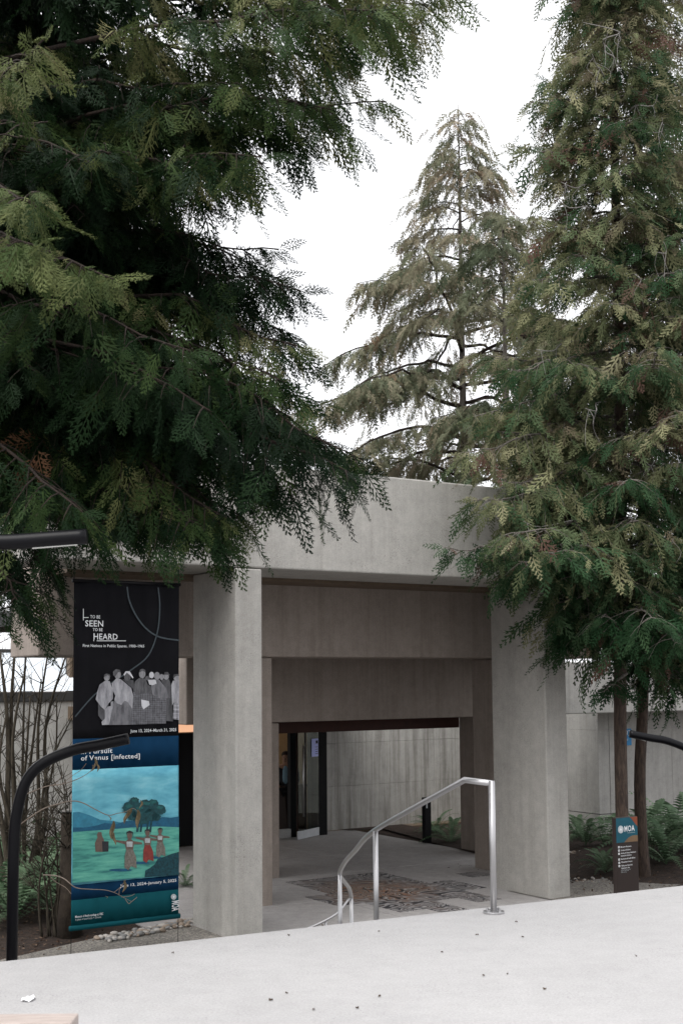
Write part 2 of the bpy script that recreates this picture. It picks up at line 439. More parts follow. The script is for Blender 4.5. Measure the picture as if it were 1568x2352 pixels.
MB().sbox(7.645, 19, 3.904, 4.9, 1.0, 1.97).build('spandrel_beam', 'concrete_wall', bld, bevel=.02)  # lit run of the innermost beam, left in the unshaded concrete colour
# roofs between the frames
MB().sbox(-1.7, 6.2, 1.22, 1.84, 3.02, 3.2).build('roof_slab', 'brown_cladding', bld)
MB().sbox(.2, 7.8, 2.97, 3.898, 2.14, 2.3).build('roof_slab', 'brown_cladding', bld)
MB().sbox(.6, 7.2, 4.91, 9.4, 1.02, 1.25).build('roof_slab', 'brown_cladding', bld)
MB().sbox(.6, 13, 9.5, 14, 2.8, 3.1).build('roof_slab', 'roof_dark', bld)
# timber header over the doors
MB().sbox(2.9, 7.32, 5.0, 5.22, .77, 1.0).build('header_beam', 'red_timber', bld, bevel=.006)
# door wall
DV = 8.2
def col_at(px, py, v): return tosv(onv(px, py, v))[0]
DW = lambda px, v=DV: col_at(px, 1800, v)
zdt = .95
# jambs
MB().sbox(DW(728), DW(748), DV - .05, DV + .25, ZF, zdt).build('door_jamb', 'door_black', bld, bevel=.005)
MB().sbox(DW(667), DW(680), DV, DV + .12, ZF, zdt).build('door_jamb', 'door_black', bld, bevel=.005)
MB().sbox(DW(681.5), DW(685), DV + .02, DV + .10, ZF + .1, zdt).build('door_frame', 'red_timber', bld)
MB().sbox(DW(640), DW(668), DV, DV + .06, ZF, ZF + .17).build('sill', 'concrete_court', bld)
# left of the doors: a dark glazed front, ribbed cladding and a lit transom strip
sL = DW(395); sR = DW(470)
MB().sbox(.9, DW(600), DV + .1, DV + .2, ZF, .68).build('dark_glazing', 'door_black', bld)
MB().sbox(.9, DW(600), DV + .1, DV + .2, .70, .86).build('lit_transom', 'lit_transom', bld)
for k in range(46):
    a = .9 + k * .062
    MB().sbox(a, a + .045, DV - .05, DV + .1, .87, 2.6).build('cladding_slat', 'brown_cladding', bld)
MB().sbox(.9, 3.9, DV + .1, DV + .16, .87, 2.6).build('cladding_backing', 'roof_dark', bld)
# lobby seen through the doorway
MB().sbox(1.5, 13, 8.4, 13.5, ZF - .05, ZF - .004).build('lobby_floor', 'lobby_floor', bld)
MB().sbox(3.0, 13, 12.2, 12.4, ZF, 2.7).build('lobby_wall', 'lobby_wall', bld)
MB().sbox(6.0, 7.4, 10.8, 10.95, 1.3, 1.36).build('unseen_lobby_lamp', 'unseen_lobby_lamp', bld)  # unseen ceiling lamp, put in to light the lobby
MB().sbox(3.0, 12.9, 9.45, 12.15, 1.4, 1.45).build('lobby_ceiling', 'roof_dark', bld)
d0 = S(6.1, 10.3, 0)
# open glass leaf: hinge at the black jamb, swung a little outward
def glass_leaf():
    o = bpy.data.objects.new('glass_door', None); COL.objects.link(o); o.parent = bld
    h = S(DW(727), DV - .06, ZF); o.location = h - wloc(bld)
    e = S(DW(684, DV - .45), DV - .45, ZF); d = (e - h); d.z = 0; L = d.length; d.normalize(); nn = Vector((-d.y, d.x, 0))
    def pl(a, b, z0, z1, th, off=0):
        c = [h + d * a + nn * (off - th / 2), h + d * b + nn * (off - th / 2), h + d * b + nn * (off + th / 2), h + d * a + nn * (off + th / 2)]
        return MB().hexa([Vector((p.x, p.y, z0)) for p in c] + [Vector((p.x, p.y, z1)) for p in c])
    pl(0, L, ZF + .17, zdt - .06, .012).build('pane', 'door_glass', o)
    pl(0, L, ZF + .01, ZF + .168, .04).build('bottom_rail', 'white_metal', o, bevel=.004)
    pl(0, L, zdt - .058, zdt - .0, .04).build('top_rail', 'white_metal', o)
    pl(L * .62, L * .66, ZF + .172, zdt - .062, .03).build('stile', 'door_black', o)
    q = h + d * (L * .88) + nn * .07
    MB().tube([q + Vector((0, 0, .45)), q + Vector((0, 0, 1.85))], .016, 8).build('handle', 'brushed_steel', o, smooth=True)
    nt_ = pl(L * .03, L * .36, .14, .50, .004, .02); nt_.build('notice', 'notice_paper', o)
    pl(L * .06, L * .16, .40, .46, .003, .0245).build('notice_picture', 'ink', o)
    for k in range(4): pl(L * .06, L * .18, .19 + k * .045, .20 + k * .045, .003, .0245).build('notice_line', 'ink', o)
    return o
gd = glass_leaf()
if True:
    # flip notice marks to the side that faces the court if needed
    pass

# reception desk and the person behind it
desk = thing('reception_desk', 'dark wooden reception desk inside the lobby behind the glass doors', 'desk', S(6.6, 9.4, ZF))
MB().sbox(5.5, 6.55, 9.3, 9.9, ZF, ZF + .88).build('desk_body', 'desk_wood', desk, bevel=.01)
MB().sbox(5.45, 6.6, 9.25, 9.95, ZF + .885, ZF + .93).build('desk_top', 'desk_wood', desk, bevel=.008)
pb = at(656, 1800, 26.3); pb.z = ZF
per = thing('person', 'person in dark jacket and pale blue shirt standing behind the lobby desk', 'person', pb)
def skinned(name, verts, edges, radii, mat, parent, root=0, sub=2):
    me = bpy.data.meshes.new(name); me.from_pydata(verts, edges, []); me.update()
    o = bpy.data.objects.new(name, me); COL.objects.link(o); o.parent = parent; me.materials.append(MATS[mat])
    mo = o.modifiers.new('skin', 'SKIN'); mo.use_smooth_shade = True
    lay = me.skin_vertices[0]
    for i, r_ in enumerate(radii): lay.data[i].radius = (r_, r_) if not isinstance(r_, tuple) else r_
    for i in range(len(radii)): lay.data[i].use_root = (i == root)
    sb = o.modifiers.new('sub', 'SUBSURF'); sb.levels = 1; sb.render_levels = sub
    return o
H = 1.62 / 1.75
V_ = [(0, 0, .95), (0, 0, 1.18), (0, 0, 1.40), (0, -.01, 1.50), (0, -.015, 1.60), (0, -.02, 1.72),
      (.10, 0, .90), (.11, -.02, .50), (.11, .02, .08), (.11, -.12, .03), (-.10, 0, .90), (-.11, -.02, .50), (-.11, .02, .08), (-.11, -.12, .03),
      (.20, 0, 1.40), (.26, .02, 1.12), (.20, -.20, 1.02), (.12, -.30, 1.00), (-.20, 0, 1.40), (-.26, .02, 1.12), (-.20, -.20, 1.02), (-.12, -.30, 1.00)]
E_ = [(0, 1), (1, 2), (2, 3), (3, 4), (4, 5), (0, 6), (6, 7), (7, 8), (8, 9), (0, 10), (10, 11), (11, 12), (12, 13), (2, 14), (14, 15), (15, 16), (16, 17), (2, 18), (18, 19), (19, 20), (20, 21)]
R_ = [(.13, .10), (.12, .095), (.13, .10), .05, .085, .075, .085, .06, .045, .04, .085, .06, .045, .04, .06, .045, .035, .03, .06, .045, .035, .03]
sc_ = lambda L: [(x * H, y * H, z * H) for x, y, z in L]
skinned('body', sc_(V_), E_, R_, 'skin', per)
skinned('jacket', sc_([(0, 0, .86), (0, 0, 1.18), (0, 0, 1.42), (.20, 0, 1.41), (.265, .02, 1.12), (.20, -.19, 1.02), (-.20, 0, 1.41), (-.265, .02, 1.12), (-.20, -.19, 1.02)]),
        [(0, 1), (1, 2), (2, 3), (3, 4), (4, 5), (2, 6), (6, 7), (7, 8)], [(.165, .13), (.15, .125), (.15, .125), .085, .065, .05, .085, .065, .05], 'jacket', per)
skinned('trousers', sc_([(0, 0, .98), (.10, 0, .88), (.11, -.02, .50), (.11, .02, .1), (-.10, 0, .88), (-.11, -.02, .50), (-.11, .02, .1)]),
        [(0, 1), (1, 2), (2, 3), (0, 4), (4, 5), (5, 6)], [(.15, .115), .105, .08, .07, .105, .08, .07], 'jacket', per)
mb = MB(); mb.ball((0, -.085 * H, 1.22 * H), .075, .06, .22); 
o = bpy.data.objects.new('shirt_front', mb.mesh('shirt_front', smooth=True)); o.data.materials.append(MATS['shirt']); COL.objects.link(o); o.parent = per
mb = MB(); mb.ball((0, .025, 1.69 * H), .088, .092, .085)
o = bpy.data.objects.new('hair', mb.mesh('hair', smooth=True)); o.data.materials.append(MATS['hair']); COL.objects.link(o); o.parent = per
mb = MB()
for sx in (-1, 1): mb.ball((sx * .03, -.092, 1.64 * H), .010, .008, .007, 6, 4)
mb.ball((0, -.105, 1.60 * H), .012, .018, .022, 6, 4); mb.ball((0, -.09, 1.555 * H), .025, .008, .008, 6, 4)
o = bpy.data.objects.new('face', mb.mesh('face', smooth=True)); o.data.materials.append(MATS['hair']); COL.objects.link(o); o.parent = per

# ------------------------------------------------------------------ low wing on the left with its skylight
lw = thing('garden_wall', 'grey concrete wall with a dark coping left of the banner', 'wall', S(-2, 7.4, ZF))
zc = onv(80, 1612, 7.4).z
for k in range(5):
    MB().sbox(-6.2 + k * 1.6 + .005, -4.6 + k * 1.6 - .005, 7.4, 7.65, ZF - .1, zc).build('concrete_panel', 'concrete_wall', lw, bevel=.006)
MB().sbox(-6.25, 1.85, 7.36, 7.7, zc + .004, zc + .16).build('coping', 'roof_dark', lw, bevel=.005)
pv = thing('skylight', 'pale blue sloped glass skylight rising above the dark coping', 'skylight', S(-3, 8, zc))
zs0, zs1 = zc + .18, onv(80, 1500, 9.5).z
for k in range(7):
    a = -6.4 + k * 1.2
    MB().hexa([S(a + .02, 7.5, zs0), S(a + 1.18, 7.5, zs0), S(a + 1.18, 7.53, zs0), S(a + .02, 7.53, zs0), S(a + .02, 9.5, zs1), S(a + 1.18, 9.5, zs1), S(a + 1.18, 9.53, zs1), S(a + .02, 9.53, zs1)]).build('pane', 'skylight_glass', pv)
    MB().hexa([S(a - .018, 7.47, zs0), S(a + .018, 7.47, zs0), S(a + .018, 7.53, zs0), S(a - .018, 7.53, zs0), S(a - .018, 9.5, zs1 + .01), S(a + .018, 9.5, zs1 + .01), S(a + .018, 9.53, zs1 - .02), S(a - .018, 9.53, zs1 - .02)]).build('mullion', 'white_metal', pv)
MB().sbox(-6.4, 1.9, 9.5, 9.6, zs1 - .03, zs1 + .07).build('ridge_bar', 'roof_dark', pv)

# ------------------------------------------------------------------ lettering helper
def text_mesh(body):
    cu = bpy.data.curves.new('t', 'FONT'); cu.body = body; cu.size = 1.0; cu.resolution_u = 2
    cu.offset = 0.012; cu.space_character = 1.05
    o = bpy.data.objects.new('t', cu); COL.objects.link(o)
    bpy.context.view_layer.update()
    me = bpy.data.meshes.new_from_object(o.evaluated_get(bpy.context.evaluated_depsgraph_get()))
    bpy.data.objects.remove(o); bpy.data.curves.remove(cu)
    return me
def lettering(name, body, P0, P1, cap, mat, parent, lift, up=Vector((0, 0, 1)), th=.001):
    """body set with its left end at P0, right end at P1, capitals cap high; lift pushes it proud of the surface."""
    me = text_mesh(body); n = len(me.vertices)
    co = np.empty(n * 3); me.vertices.foreach_get('co', co); co = co.reshape(n, 3)
    x0, x1 = co[:, 0].min(), co[:, 0].max(); capu = .70
    ex = np.array(P1 - P0) / (x1 - x0); ey = np.array(up) * (cap / capu)
    off = np.array(P0 + lift - wloc(parent))
    w = off + np.outer(co[:, 0] - x0, ex) + np.outer(co[:, 1], ey)
    me.vertices.foreach_set('co', w.astype(np.float32).ravel()); me.update()
    me.materials.clear(); me.materials.append(MATS[mat]); me.name = name
    o = bpy.data.objects.new(name, me); COL.objects.link(o); o.parent = parent
    return o

# ------------------------------------------------------------------ hanging banner
BV = .30
ban = thing('exhibition_banner', 'tall black and teal exhibition banner hanging beside the left front pillar', 'banner', S(-1.3, BV, -1.17))
bs0, bs1 = -1.95, -.62
def bz(py_right): return onv(410, py_right, BV).z
zT, zJ, zP1, zP0, zQ, zB = 2.82, bz(1690), bz(1758), bz(2010), bz(2043), -1.16
def fold(s, z):
    k = (z - zB) / (zT - zB)
    return .012 * math.sin((s + 2) * 17) * (.25 + .75 * k) + .006 * math.sin((s + 2) * 41 + z)
def cloth(name, z0, z1, mat):
    mb = MB(); ns, nz = 48, max(2, int((z1 - z0) / .12))
    for j in range(nz + 1):
        for i in range(ns + 1):
            s = bs0 + (bs1 - bs0) * i / ns; z = z0 + (z1 - z0) * j / nz
            p = S(s, BV + fold(s, z), z); mb.v.append(tuple(p))
    mb.f = [(j * (ns + 1) + i, j * (ns + 1) + i + 1, (j + 1) * (ns + 1) + i + 1, (j + 1) * (ns + 1) + i) for j in range(nz) for i in range(ns)]
    o = mb.build(name, mat, ban, smooth=True)
    so_ = o.modifiers.new('thick', 'SOLIDIFY'); so_.thickness = .002; so_.offset = 1
    return o
# printed landscape material: painted sky and meadow as flat print
mt, nt, b = newmat('landscape_sky'); p = pos(nt, (1, 1, 3.5))
nt.links.new(ramp(nt, noise(nt, p, 2.2, 7, .6, .3), [(.3, (.06, .29, .41)), (.55, (.14, .46, .57)), (.75, (.27, .60, .69))]), b.inputs['Base Color']); b.inputs['Roughness'].default_value = .7
mt, nt, b = newmat('landscape_meadow'); p = pos(nt, (1, 1, 7))
nt.links.new(ramp(nt, noise(nt, p, 2.4, 7, .65, .2), [(.34, (.025, .17, .16)), (.46, (.07, .33, .27)), (.62, (.14, .47, .36))]), b.inputs['Base Color']); b.inputs['Roughness'].default_value = .7
plain('landscape_hill', (.03, .19, .29), .7, var=.3, nscale=14); plain('landscape_ridge', (.008, .09, .17), .7, var=.3, nscale=20)
plain('tree_leaf_print', (.012, .10, .10), .7, var=.5, nscale=30); plain('landscape_tree', (.006, .055, .065), .7, var=.6, nscale=30); plain('landscape_bush', (.004, .045, .06), .7, var=.7, nscale=35)
plain('figure_skin', (.13, .09, .075), .7, var=.2, nscale=25); plain('figure_white', (.38, .42, .43), .7, var=.3, nscale=40); plain('figure_red', (.22, .035, .03), .7, var=.3, nscale=30)
plain('figure_straw', (.16, .15, .13), .7, var=.5, nscale=45); plain('figure_dark', (.022, .024, .03), .7, var=.3, nscale=30)
def plaid(name, c, sc):
    mt, nt, b = newmat(name)
    w1 = N(nt, 'ShaderNodeTexWave', Scale=sc, Distortion=.8); w1.bands_direction = 'X'; nt.links.new(pos(nt, (1, 1, 1), -ROTU), w1.inputs['Vector'])
    w2 = N(nt, 'ShaderNodeTexWave', Scale=sc, Distortion=.8); w2.bands_direction = 'Z'; nt.links.new(pos(nt), w2.inputs['Vector'])
    l = mixc(nt, 'ADD', 1.0, ramp(nt, w1.outputs['Fac'], [(.7, g3(0)), (.9, g3(.5))]), ramp(nt, w2.outputs['Fac'], [(.7, g3(0)), (.9, g3(.4))]))
    l = mixc(nt, 'ADD', 1.0, l, ramp(nt, noise(nt, pos(nt), 22, 5), [(.3, g3(.2)), (.7, g3(.9))]))
    nt.links.new(mixc(nt, 'MULTIPLY', 1.0, l, c), b.inputs['Base Color']); b.inputs['Roughness'].default_value = .7
plaid('print_plaid', (.13, .13, .145), 14); plaid('print_check', (.32, .32, .35), 7)
def pleat(name, lo, hi, sc=12):
    mt, nt, b = newmat(name)
    n = noise(nt, pos(nt, (1, 1, .25), -ROTU), sc, 5, .7)
    nt.links.new(ramp(nt, n, [(.32, lo), (.66, hi)]), b.inputs['Base Color']); b.inputs['Roughness'].default_value = .7
pleat('print_skirt', (.05, .05, .058), (.24, .24, .26)); pleat('print_shawl', (.17, .17, .19), (.46, .46, .49), 16); pleat('print_dark', (.02, .02, .023), (.11, .11, .12), 14)
pleat('print_face', (.14, .14, .15), (.34, .34, .36), 30); pleat('print_bright', (.5, .5, .53), (.66, .66, .7), 10); pleat('print_mid', (.03, .03, .035), (.13, .13, .14), 26)

pan = cloth('black_panel', zJ, zT, 'black_cloth')
pan2 = cloth('blue_title_panel', zP1, zJ, 'navy_cloth')
cloth('picture_panel', zP0, zP1, 'landscape_sky')
pan3 = cloth('blue_date_panel', zQ, zP0, 'navy_cloth')
cloth('teal_panel', zB + .05, zQ, 'teal_cloth')
NB = -VV
def bpt(px, py): return onv(px, py, BV)
def printed(name, pts, mat, layer, parent=ban):
    """flat print: a thin film following the cloth"""
    w = []
    for p in pts:
        p = onv(p[0], p[1], BV); s_, v_ = tosv(p); s_ = min(max(s_, bs0 + .002), bs1 - .002)
        w.append(S(s_, BV - .0195 - .0012 * layer, p.z))
    return MB().plate(w, NB, .0006).build(name, mat, parent)
def ell(cx, cy, rx, ry, n=16, j=0.0, seed=1):
    r_ = random.Random(seed)
    return [(cx + rx * math.cos(2 * math.pi * i / n) * (1 + j * r_.uniform(-1, 1)), cy + ry * math.sin(2 * math.pi * i / n) * (1 + j * r_.uniform(-1, 1))) for i in range(n)]
# the crowd (photograph printed on the black panel); coordinates of the survey crop
def q3(x, y): return ((230 + x / 7.467) * .9406, (1600 + y / 7.467) * .9406)
def P3(*a): return [q3(x, y) for x, y in a]
def C3(cx, cy, rx, ry, seed=1): return [q3(x, y) for x, y in ell(cx, cy, rx, ry, 14, .04, seed)]
pr = lambda nm, pts, m_, l: printed(nm, pts, m_, l)
pr('skirt_print', P3((60, 860), (250, 860), (250, 1180), (160, 1230), (60, 1100)), 'print_dark', 0)
pr('shawl_print', P3((190, 465), (270, 475), (330, 640), (330, 800), (250, 880), (180, 1000), (110, 940), (15, 810), (40, 680), (85, 540)), 'print_shawl', 1)
pr('head_print', C3(218, 405, 55, 65), 'print_face', 2); pr('scarf_print', P3((165, 400), (165, 360), (215, 338), (270, 355), (280, 395), (230, 365)), 'print_dark', 3)
pr('child_print', P3((290, 850), (340, 840), (340, 1000), (300, 1270), (130, 1275), (120, 1220), (180, 1160), (180, 1000), (230, 940), (290, 930)), 'print_shawl', 2)
pr('skirt_print', P3((360, 820), (690, 820), (660, 1270), (260, 1275), (290, 1100)), 'print_skirt', 3)
pr('shawl_print', P3((390, 420), (470, 440), (660, 600), (700, 760), (680, 980), (600, 860), (540, 830), (480, 910), (400, 880), (350, 820), (370, 740), (320, 640), (305, 520)), 'print_shawl', 4)
pr('head_print', C3(412, 350, 62, 80), 'print_face', 5); pr('scarf_print', P3((330, 370), (328, 300), (380, 258), (450, 268), (470, 320), (420, 310), (370, 390)), 'print_mid', 6)
pr('shawl_print', P3((500, 440), (700, 460), (720, 560), (700, 620), (560, 500)), 'print_dark', 3)
pr('head_print', C3(590, 400, 60, 70), 'print_mid', 4); pr('scarf_print', P3((520, 350), (560, 295), (630, 295), (700, 410), (690, 430), (640, 370), (580, 320), (530, 380)), 'print_bright', 5)
pr('skirt_print', P3((700, 640), (1040, 640), (1080, 1255), (660, 1270), (690, 900)), 'print_plaid', 3)
pr('bodice_print', P3((800, 420), (920, 430), (960, 540), (1030, 580), (1040, 680), (860, 700), (760, 740), (690, 640), (730, 480)), 'print_mid', 4)
pr('head_print', C3(860, 340, 60, 85), 'print_face', 5); pr('scarf_print', P3((800, 320), (820, 265), (870, 250), (915, 270), (920, 320), (870, 285)), 'print_mid', 6)
pr('bag_print', P3((840, 810), (980, 840), (995, 910), (880, 990), (850, 930)), 'print_bright', 5)
pr('skirt_print', P3((1050, 700), (1300, 740), (1290, 1250), (1080, 1255)), 'print_plaid', 4)
pr('shawl_print', P3((1060, 440), (1170, 450), (1290, 600), (1370, 780), (1200, 800), (1050, 720), (1020, 560)), 'print_skirt', 5)
pr('infant_print', P3((960, 450), (1100, 450), (1120, 520), (1050, 550), (990, 540)), 'print_bright', 6)
pr('head_print', C3(1030, 365, 45, 60), 'print_bright', 5); pr('head_print', C3(1130, 380, 55, 72), 'print_face', 6); pr('head_print', C3(955, 420, 42, 42), 'print_mid', 6)
pr('coat_print', P3((1200, 450), (1350, 440), (1390, 560), (1420, 1210), (1300, 1200), (1290, 620)), 'print_dark', 3)
pr('head_print', C3(1215, 400, 36, 55), 'print_face', 4); pr('head_print', C3(1295, 390, 52, 60), 'print_face', 5); pr('hat_print', P3((1235, 360), (1260, 345), (1270, 310), (1330, 310), (1345, 350), (1375, 365), (1300, 358)), 'print_dark', 6)
pr('skirt_print', P3((1430, 880), (1560, 880), (1560, 1180), (1420, 1170)), 'print_check', 3)
pr('shawl_print', P3((1420, 470), (1560, 440), (1560, 900), (1430, 870), (1400, 940), (1360, 680), (1385, 560)), 'print_shawl', 2)
pr('head_print', C3(1480, 405, 52, 60), 'print_face', 3); pr('scarf_print', P3((1420, 400), (1440, 350), (1520, 345), (1540, 380), (1470, 380), (1430, 430)), 'print_dark', 4)
# arcs printed on the black panel
def arc(pts, w):
    P = smooth_path([Vector((x, y, 0)) for x, y in pts], 6); L, Rr = [], []
    for i, p in enumerate(P):
        t = (P[min(i + 1, len(P) - 1)] - P[max(i - 1, 0)]).normalized(); n = Vector((-t.y, t.x, 0)) * w
        L.append(((p + n).x, (p + n).y)); Rr.append(((p - n).x, (p - n).y))
    for i in range(len(P) - 1): yield [L[i], L[i + 1], Rr[i + 1], Rr[i]]
def c1(x, y): return (x * .3, 1175.8 + .3 * y)
def arcs(name, pts, w, mat):
    mb = MB()
    for qd in arc([c1(*p) for p in pts], w):
        mb.plate([S(min(max(tosv(onv(x, y, BV))[0], bs0), bs1), BV - .0192, onv(x, y, BV).z) for x, y in qd], NB, .0005)
    mb.build(name, mat, ban)
arcs('ring_print', [(968, 575), (985, 680), (1040, 800), (1120, 900), (1220, 960), (1368, 985)], 1.7, 'banner_ring')
arcs('ring_print', [(1205, 580), (1218, 720), (1200, 920), (1130, 1100), (1000, 1210), (880, 1290), (720, 1400), (570, 1570)], 1.5, 'banner_ring')
def btext(body, x0, y0, x1, cap, mat='white_print', fn=c1, name='lettering'):
    a, b_ = fn(x0, y0), fn(x1, y0); P0, P1 = onv(a[0], a[1], BV), onv(b_[0], a[1], BV); P1.z = P0.z
    px = (onv(a[0], a[1] - 10, BV).z - P0.z) / 10
    return lettering(name, body, P0, P1, cap * .3 * px, mat, ban, NB * .030)
btext('TO BE', 683, 816, 760, 24); btext('SEEN', 645, 877, 783, 46); btext('TO BE', 703, 914, 778, 23); btext('HEARD', 710, 977, 893, 45)
for bx in ((629, 742, 634, 832), (629, 808, 672, 813), (709, 930, 714, 991), (733, 986, 957, 991)):
    printed('title_bar', [c1(bx[0], bx[1]), c1(bx[2], bx[1]), c1(bx[2], bx[3]), c1(bx[0], bx[3])], 'white_print', 7)
btext('First Nations in Public Spaces, 1900–1965', 627, 1035, 1097, 21)
btext('June 13, 2024–March 31, 2025', 990, 1690, 1342, 24)
def c2(x, y): return (x * .3, 1646 + .3 * y)
btext('in Pursuit', 612, 287, 853, 36, fn=c2); btext('of Venus [infected]', 612, 337, 1063, 36, fn=c2)
btext('June 13, 2024–January 5, 2025', 912, 1307, 1342, 22, fn=c2)
btext('Museum of Anthropology at UBC', 569, 1541, 783, 17, fn=c2); btext('A place of world arts + cultures', 569, 1562, 766, 14, 'grey_print', fn=c2)
a = onv(*c2(1308, 1412), BV); b_ = onv(*c2(1308, 1490), BV); b_.x, b_.y = a.x, a.y
lettering('lettering', 'MOA', a, b_, .095, 'white_print', ban, NB * .030, up=UV)
printed('logo', [c2(*p) for p in ell(1322, 1380, 21, 22, 20)], 'grey_print', 7); printed('logo', [c2(*p) for p in ell(1322, 1380, 7, 7, 12)], 'white_print', 8)
# landscape print (a plain generic view: hills, meadow, a broad tree, small figures)
X0, X1 = 540, 1368
printed('hill_print', [c2(X0, 880), c2(X0, 735), c2(600, 730), c2(680, 755), c2(760, 790), c2(860, 800), c2(960, 820), c2(1100, 810), c2(X1, 790), c2(X1, 850)], 'landscape_hill', 1)
printed('ridge_print', [c2(X0, 888), c2(X0, 850), c2(640, 850), c2(730, 835), c2(800, 815), c2(880, 825), c2(960, 800), c2(1180, 790), c2(1240, 770), c2(1300, 775), c2(X1, 765), c2(X1, 850)], 'landscape_ridge', 2)
printed('meadow_print', [c2(X0, 886), c2(800, 868), c2(1000, 850), c2(1200, 842), c2(X1, 848), c2(X1, 1213), c2(1100, 1230), c2(X0, 1275)], 'landscape_meadow', 3)
for (x0, x1, y0) in [(1035, 1048, 700), (1062, 1072, 720), (1110, 1120, 740), (1135, 1146, 720)]:
    printed('tree_trunk_print', [c2(x0 + 20, y0), c2(x1 + 20, y0), c2(x1 + 6, 884), c2(x0, 884)], 'landscape_bush', 4)
for k, (x, y, rx, ry) in enumerate([(985, 700, 52, 44), (1020, 655, 40, 40), (1050, 720, 55, 60), (1110, 690, 55, 50), (1160, 672, 48, 38), (1215, 715, 46, 38), (1150, 750, 60, 48), (1085, 780, 60, 46), (1000, 755, 40, 34), (1190, 770, 34, 30)]):
    printed('tree_print', [c2(*p) for p in ell(x, y, rx, ry, 22, .13, k)], 'landscape_tree', 5 + k % 3)
for k, (x, y, rx, ry) in enumerate([(980, 685, 28, 14), (1025, 640, 24, 12), (1110, 665, 30, 14), (1165, 655, 26, 12), (1215, 698, 24, 12), (1060, 700, 26, 13)]):
    printed('tree_light_print', [c2(*p) for p in ell(x, y, rx, ry, 18, .2, k)], 'tree_leaf_print', 8)
printed('bush_print', [c2(*p) for p in [(1100, 1230), (1105, 1180), (1140, 1160), (1180, 1130), (1200, 1090), (1260, 1070), (1310, 1050), (X1, 1035), (X1, 1213)]], 'landscape_bush', 4)
def fig(x, y, h, skirt, top):
    k = h / 300
    F = lambda *a: [c2(x + px * k, y + py * k) for px, py in a]
    printed('figure_shadow', [c2(*p) for p in ell(x - 70 * k, y + 300 * k, 90 * k, 12 * k)], 'landscape_ridge', 5)
    printed('figure_print', F((-12, 60), (12, 60), (30, 75), (95, 85), (100, 100), (35, 100), (25, 150), (-25, 150), (-35, 100), (-105, 80), (-105, 66), (-30, 75)), 'figure_skin', 6)
    printed('top_print', F((-24, 78), (24, 78), (22, 120), (-22, 120)), top, 7)
    printed('skirt_print', F((-26, 140), (26, 140), (50, 200), (55, 285), (10, 270), (-10, 300), (-40, 280), (-38, 190)), skirt, 8)
    printed('head_print', [c2(*p) for p in ell(x, y + 32 * k, 20 * k, 30 * k, 12)], 'figure_skin', 7)
    printed('hair_print', F((-26, 30), (-24, 4), (0, -8), (26, 4), (28, 40), (20, 12), (-18, 12)), 'figure_dark', 8)
fig(985, 880, 295, 'figure_straw', 'figure_white'); fig(1122, 865, 255, 'figure_red', 'figure_white'); fig(1218, 855, 225, 'figure_straw', 'figure_white')
printed('figure_print', [c2(*p) for p in [(735, 905), (745, 885), (770, 885), (775, 915), (790, 945), (790, 1035), (725, 1035), (720, 970), (740, 925)]], 'figure_skin', 6)
printed('drum_print', [c2(*p) for p in [(775, 955), (825, 955), (823, 1033), (778, 1035)]], 'figure_dark', 7)
# rods and wires
MB().tube([S(bs0 - .02, BV, zT + .02), S(bs1 + .02, BV, zT + .02)], .022, 8).build('top_rod', 'black_paint', ban, smooth=True)
MB().tube([S(bs0 - .02, BV, zB + .03), S(bs1 + .02, BV, zB + .03)], .030, 10).build('bottom_rod', 'teal_cloth', ban, smooth=True)
for s_ in (bs0 + .0, bs1 - .0):
    MB().tube([S(s_, BV, zT + .03), S(s_, BV, 3.06)], .006, 6).build('hanging_wire', 'door_black', ban)
    MB().tube([S(s_, BV, zB), S(s_, BV, ZF)], .004, 6).build('guy_wire', 'door_black', ban)

# ------------------------------------------------------------------ path lights
def path_light(label, px, py, off, mirror=1, base=ZF, flat=1.0):
    """px,py: end of the arm; off: depth"""
    e = at(px, py, off)
    prof = [(.0, 0), (-.215, -.045), (-.423, -.085), (-.653, -.185), (-.783, -.335), (-.85, -.60), (-.865, -.9), (-.87, base - e.z)]
    prof = [(x * (1 if flat == 1 else 1.7), z * flat if x > -.6 else z) for x, z in prof]
    pts = [e + Vector((x * mirror, 0, z)) for x, z in prof]
    o = thing('path_light', label, 'path light', (pts[-1].x, pts[-1].y, base), 'bent black tube path lights')
    sp = smooth_path(pts[:-1], 6) + [pts[-1]]
    MB().tube(sp, .0425, 16).build('pole', 'black_paint', o, smooth=True)
    a = pts[0] + Vector((-.05 * mirror, 0, -.044)); b__ = pts[0] + (pts[1] - pts[0]) * .8 + Vector((0, 0, -.042))
    MB().hexa([a + Vector((0, -.009, -.004)), b__ + Vector((0, -.009, -.004)), b__ + Vector((0, .009, -.004)), a + Vector((0, .009, -.004)), a + Vector((0, -.009, .012)), b__ + Vector((0, -.009, .012)), b__ + Vector((0, .009, .012)), a + Vector((0, .009, .012))]).build('led_strip', 'led_white', o)
    MB().tube([Vector((pts[-1].x, pts[-1].y, base)), Vector((pts[-1].x, pts[-1].y, base + .015))], .09, 14).build('base_plate', 'black_paint', o)
    return o
path_light('bent black tube path light arching in front of the tall banner', 295, 1697, 9.5)
path_light('black tube path light arm reaching in from the left edge under cedar boughs', 199, 1232, 6.7, 1, 0.0, .55)
path_light('bent black tube path light reaching in from the right above the ferns', 1446, 1686, 13.8, -1)

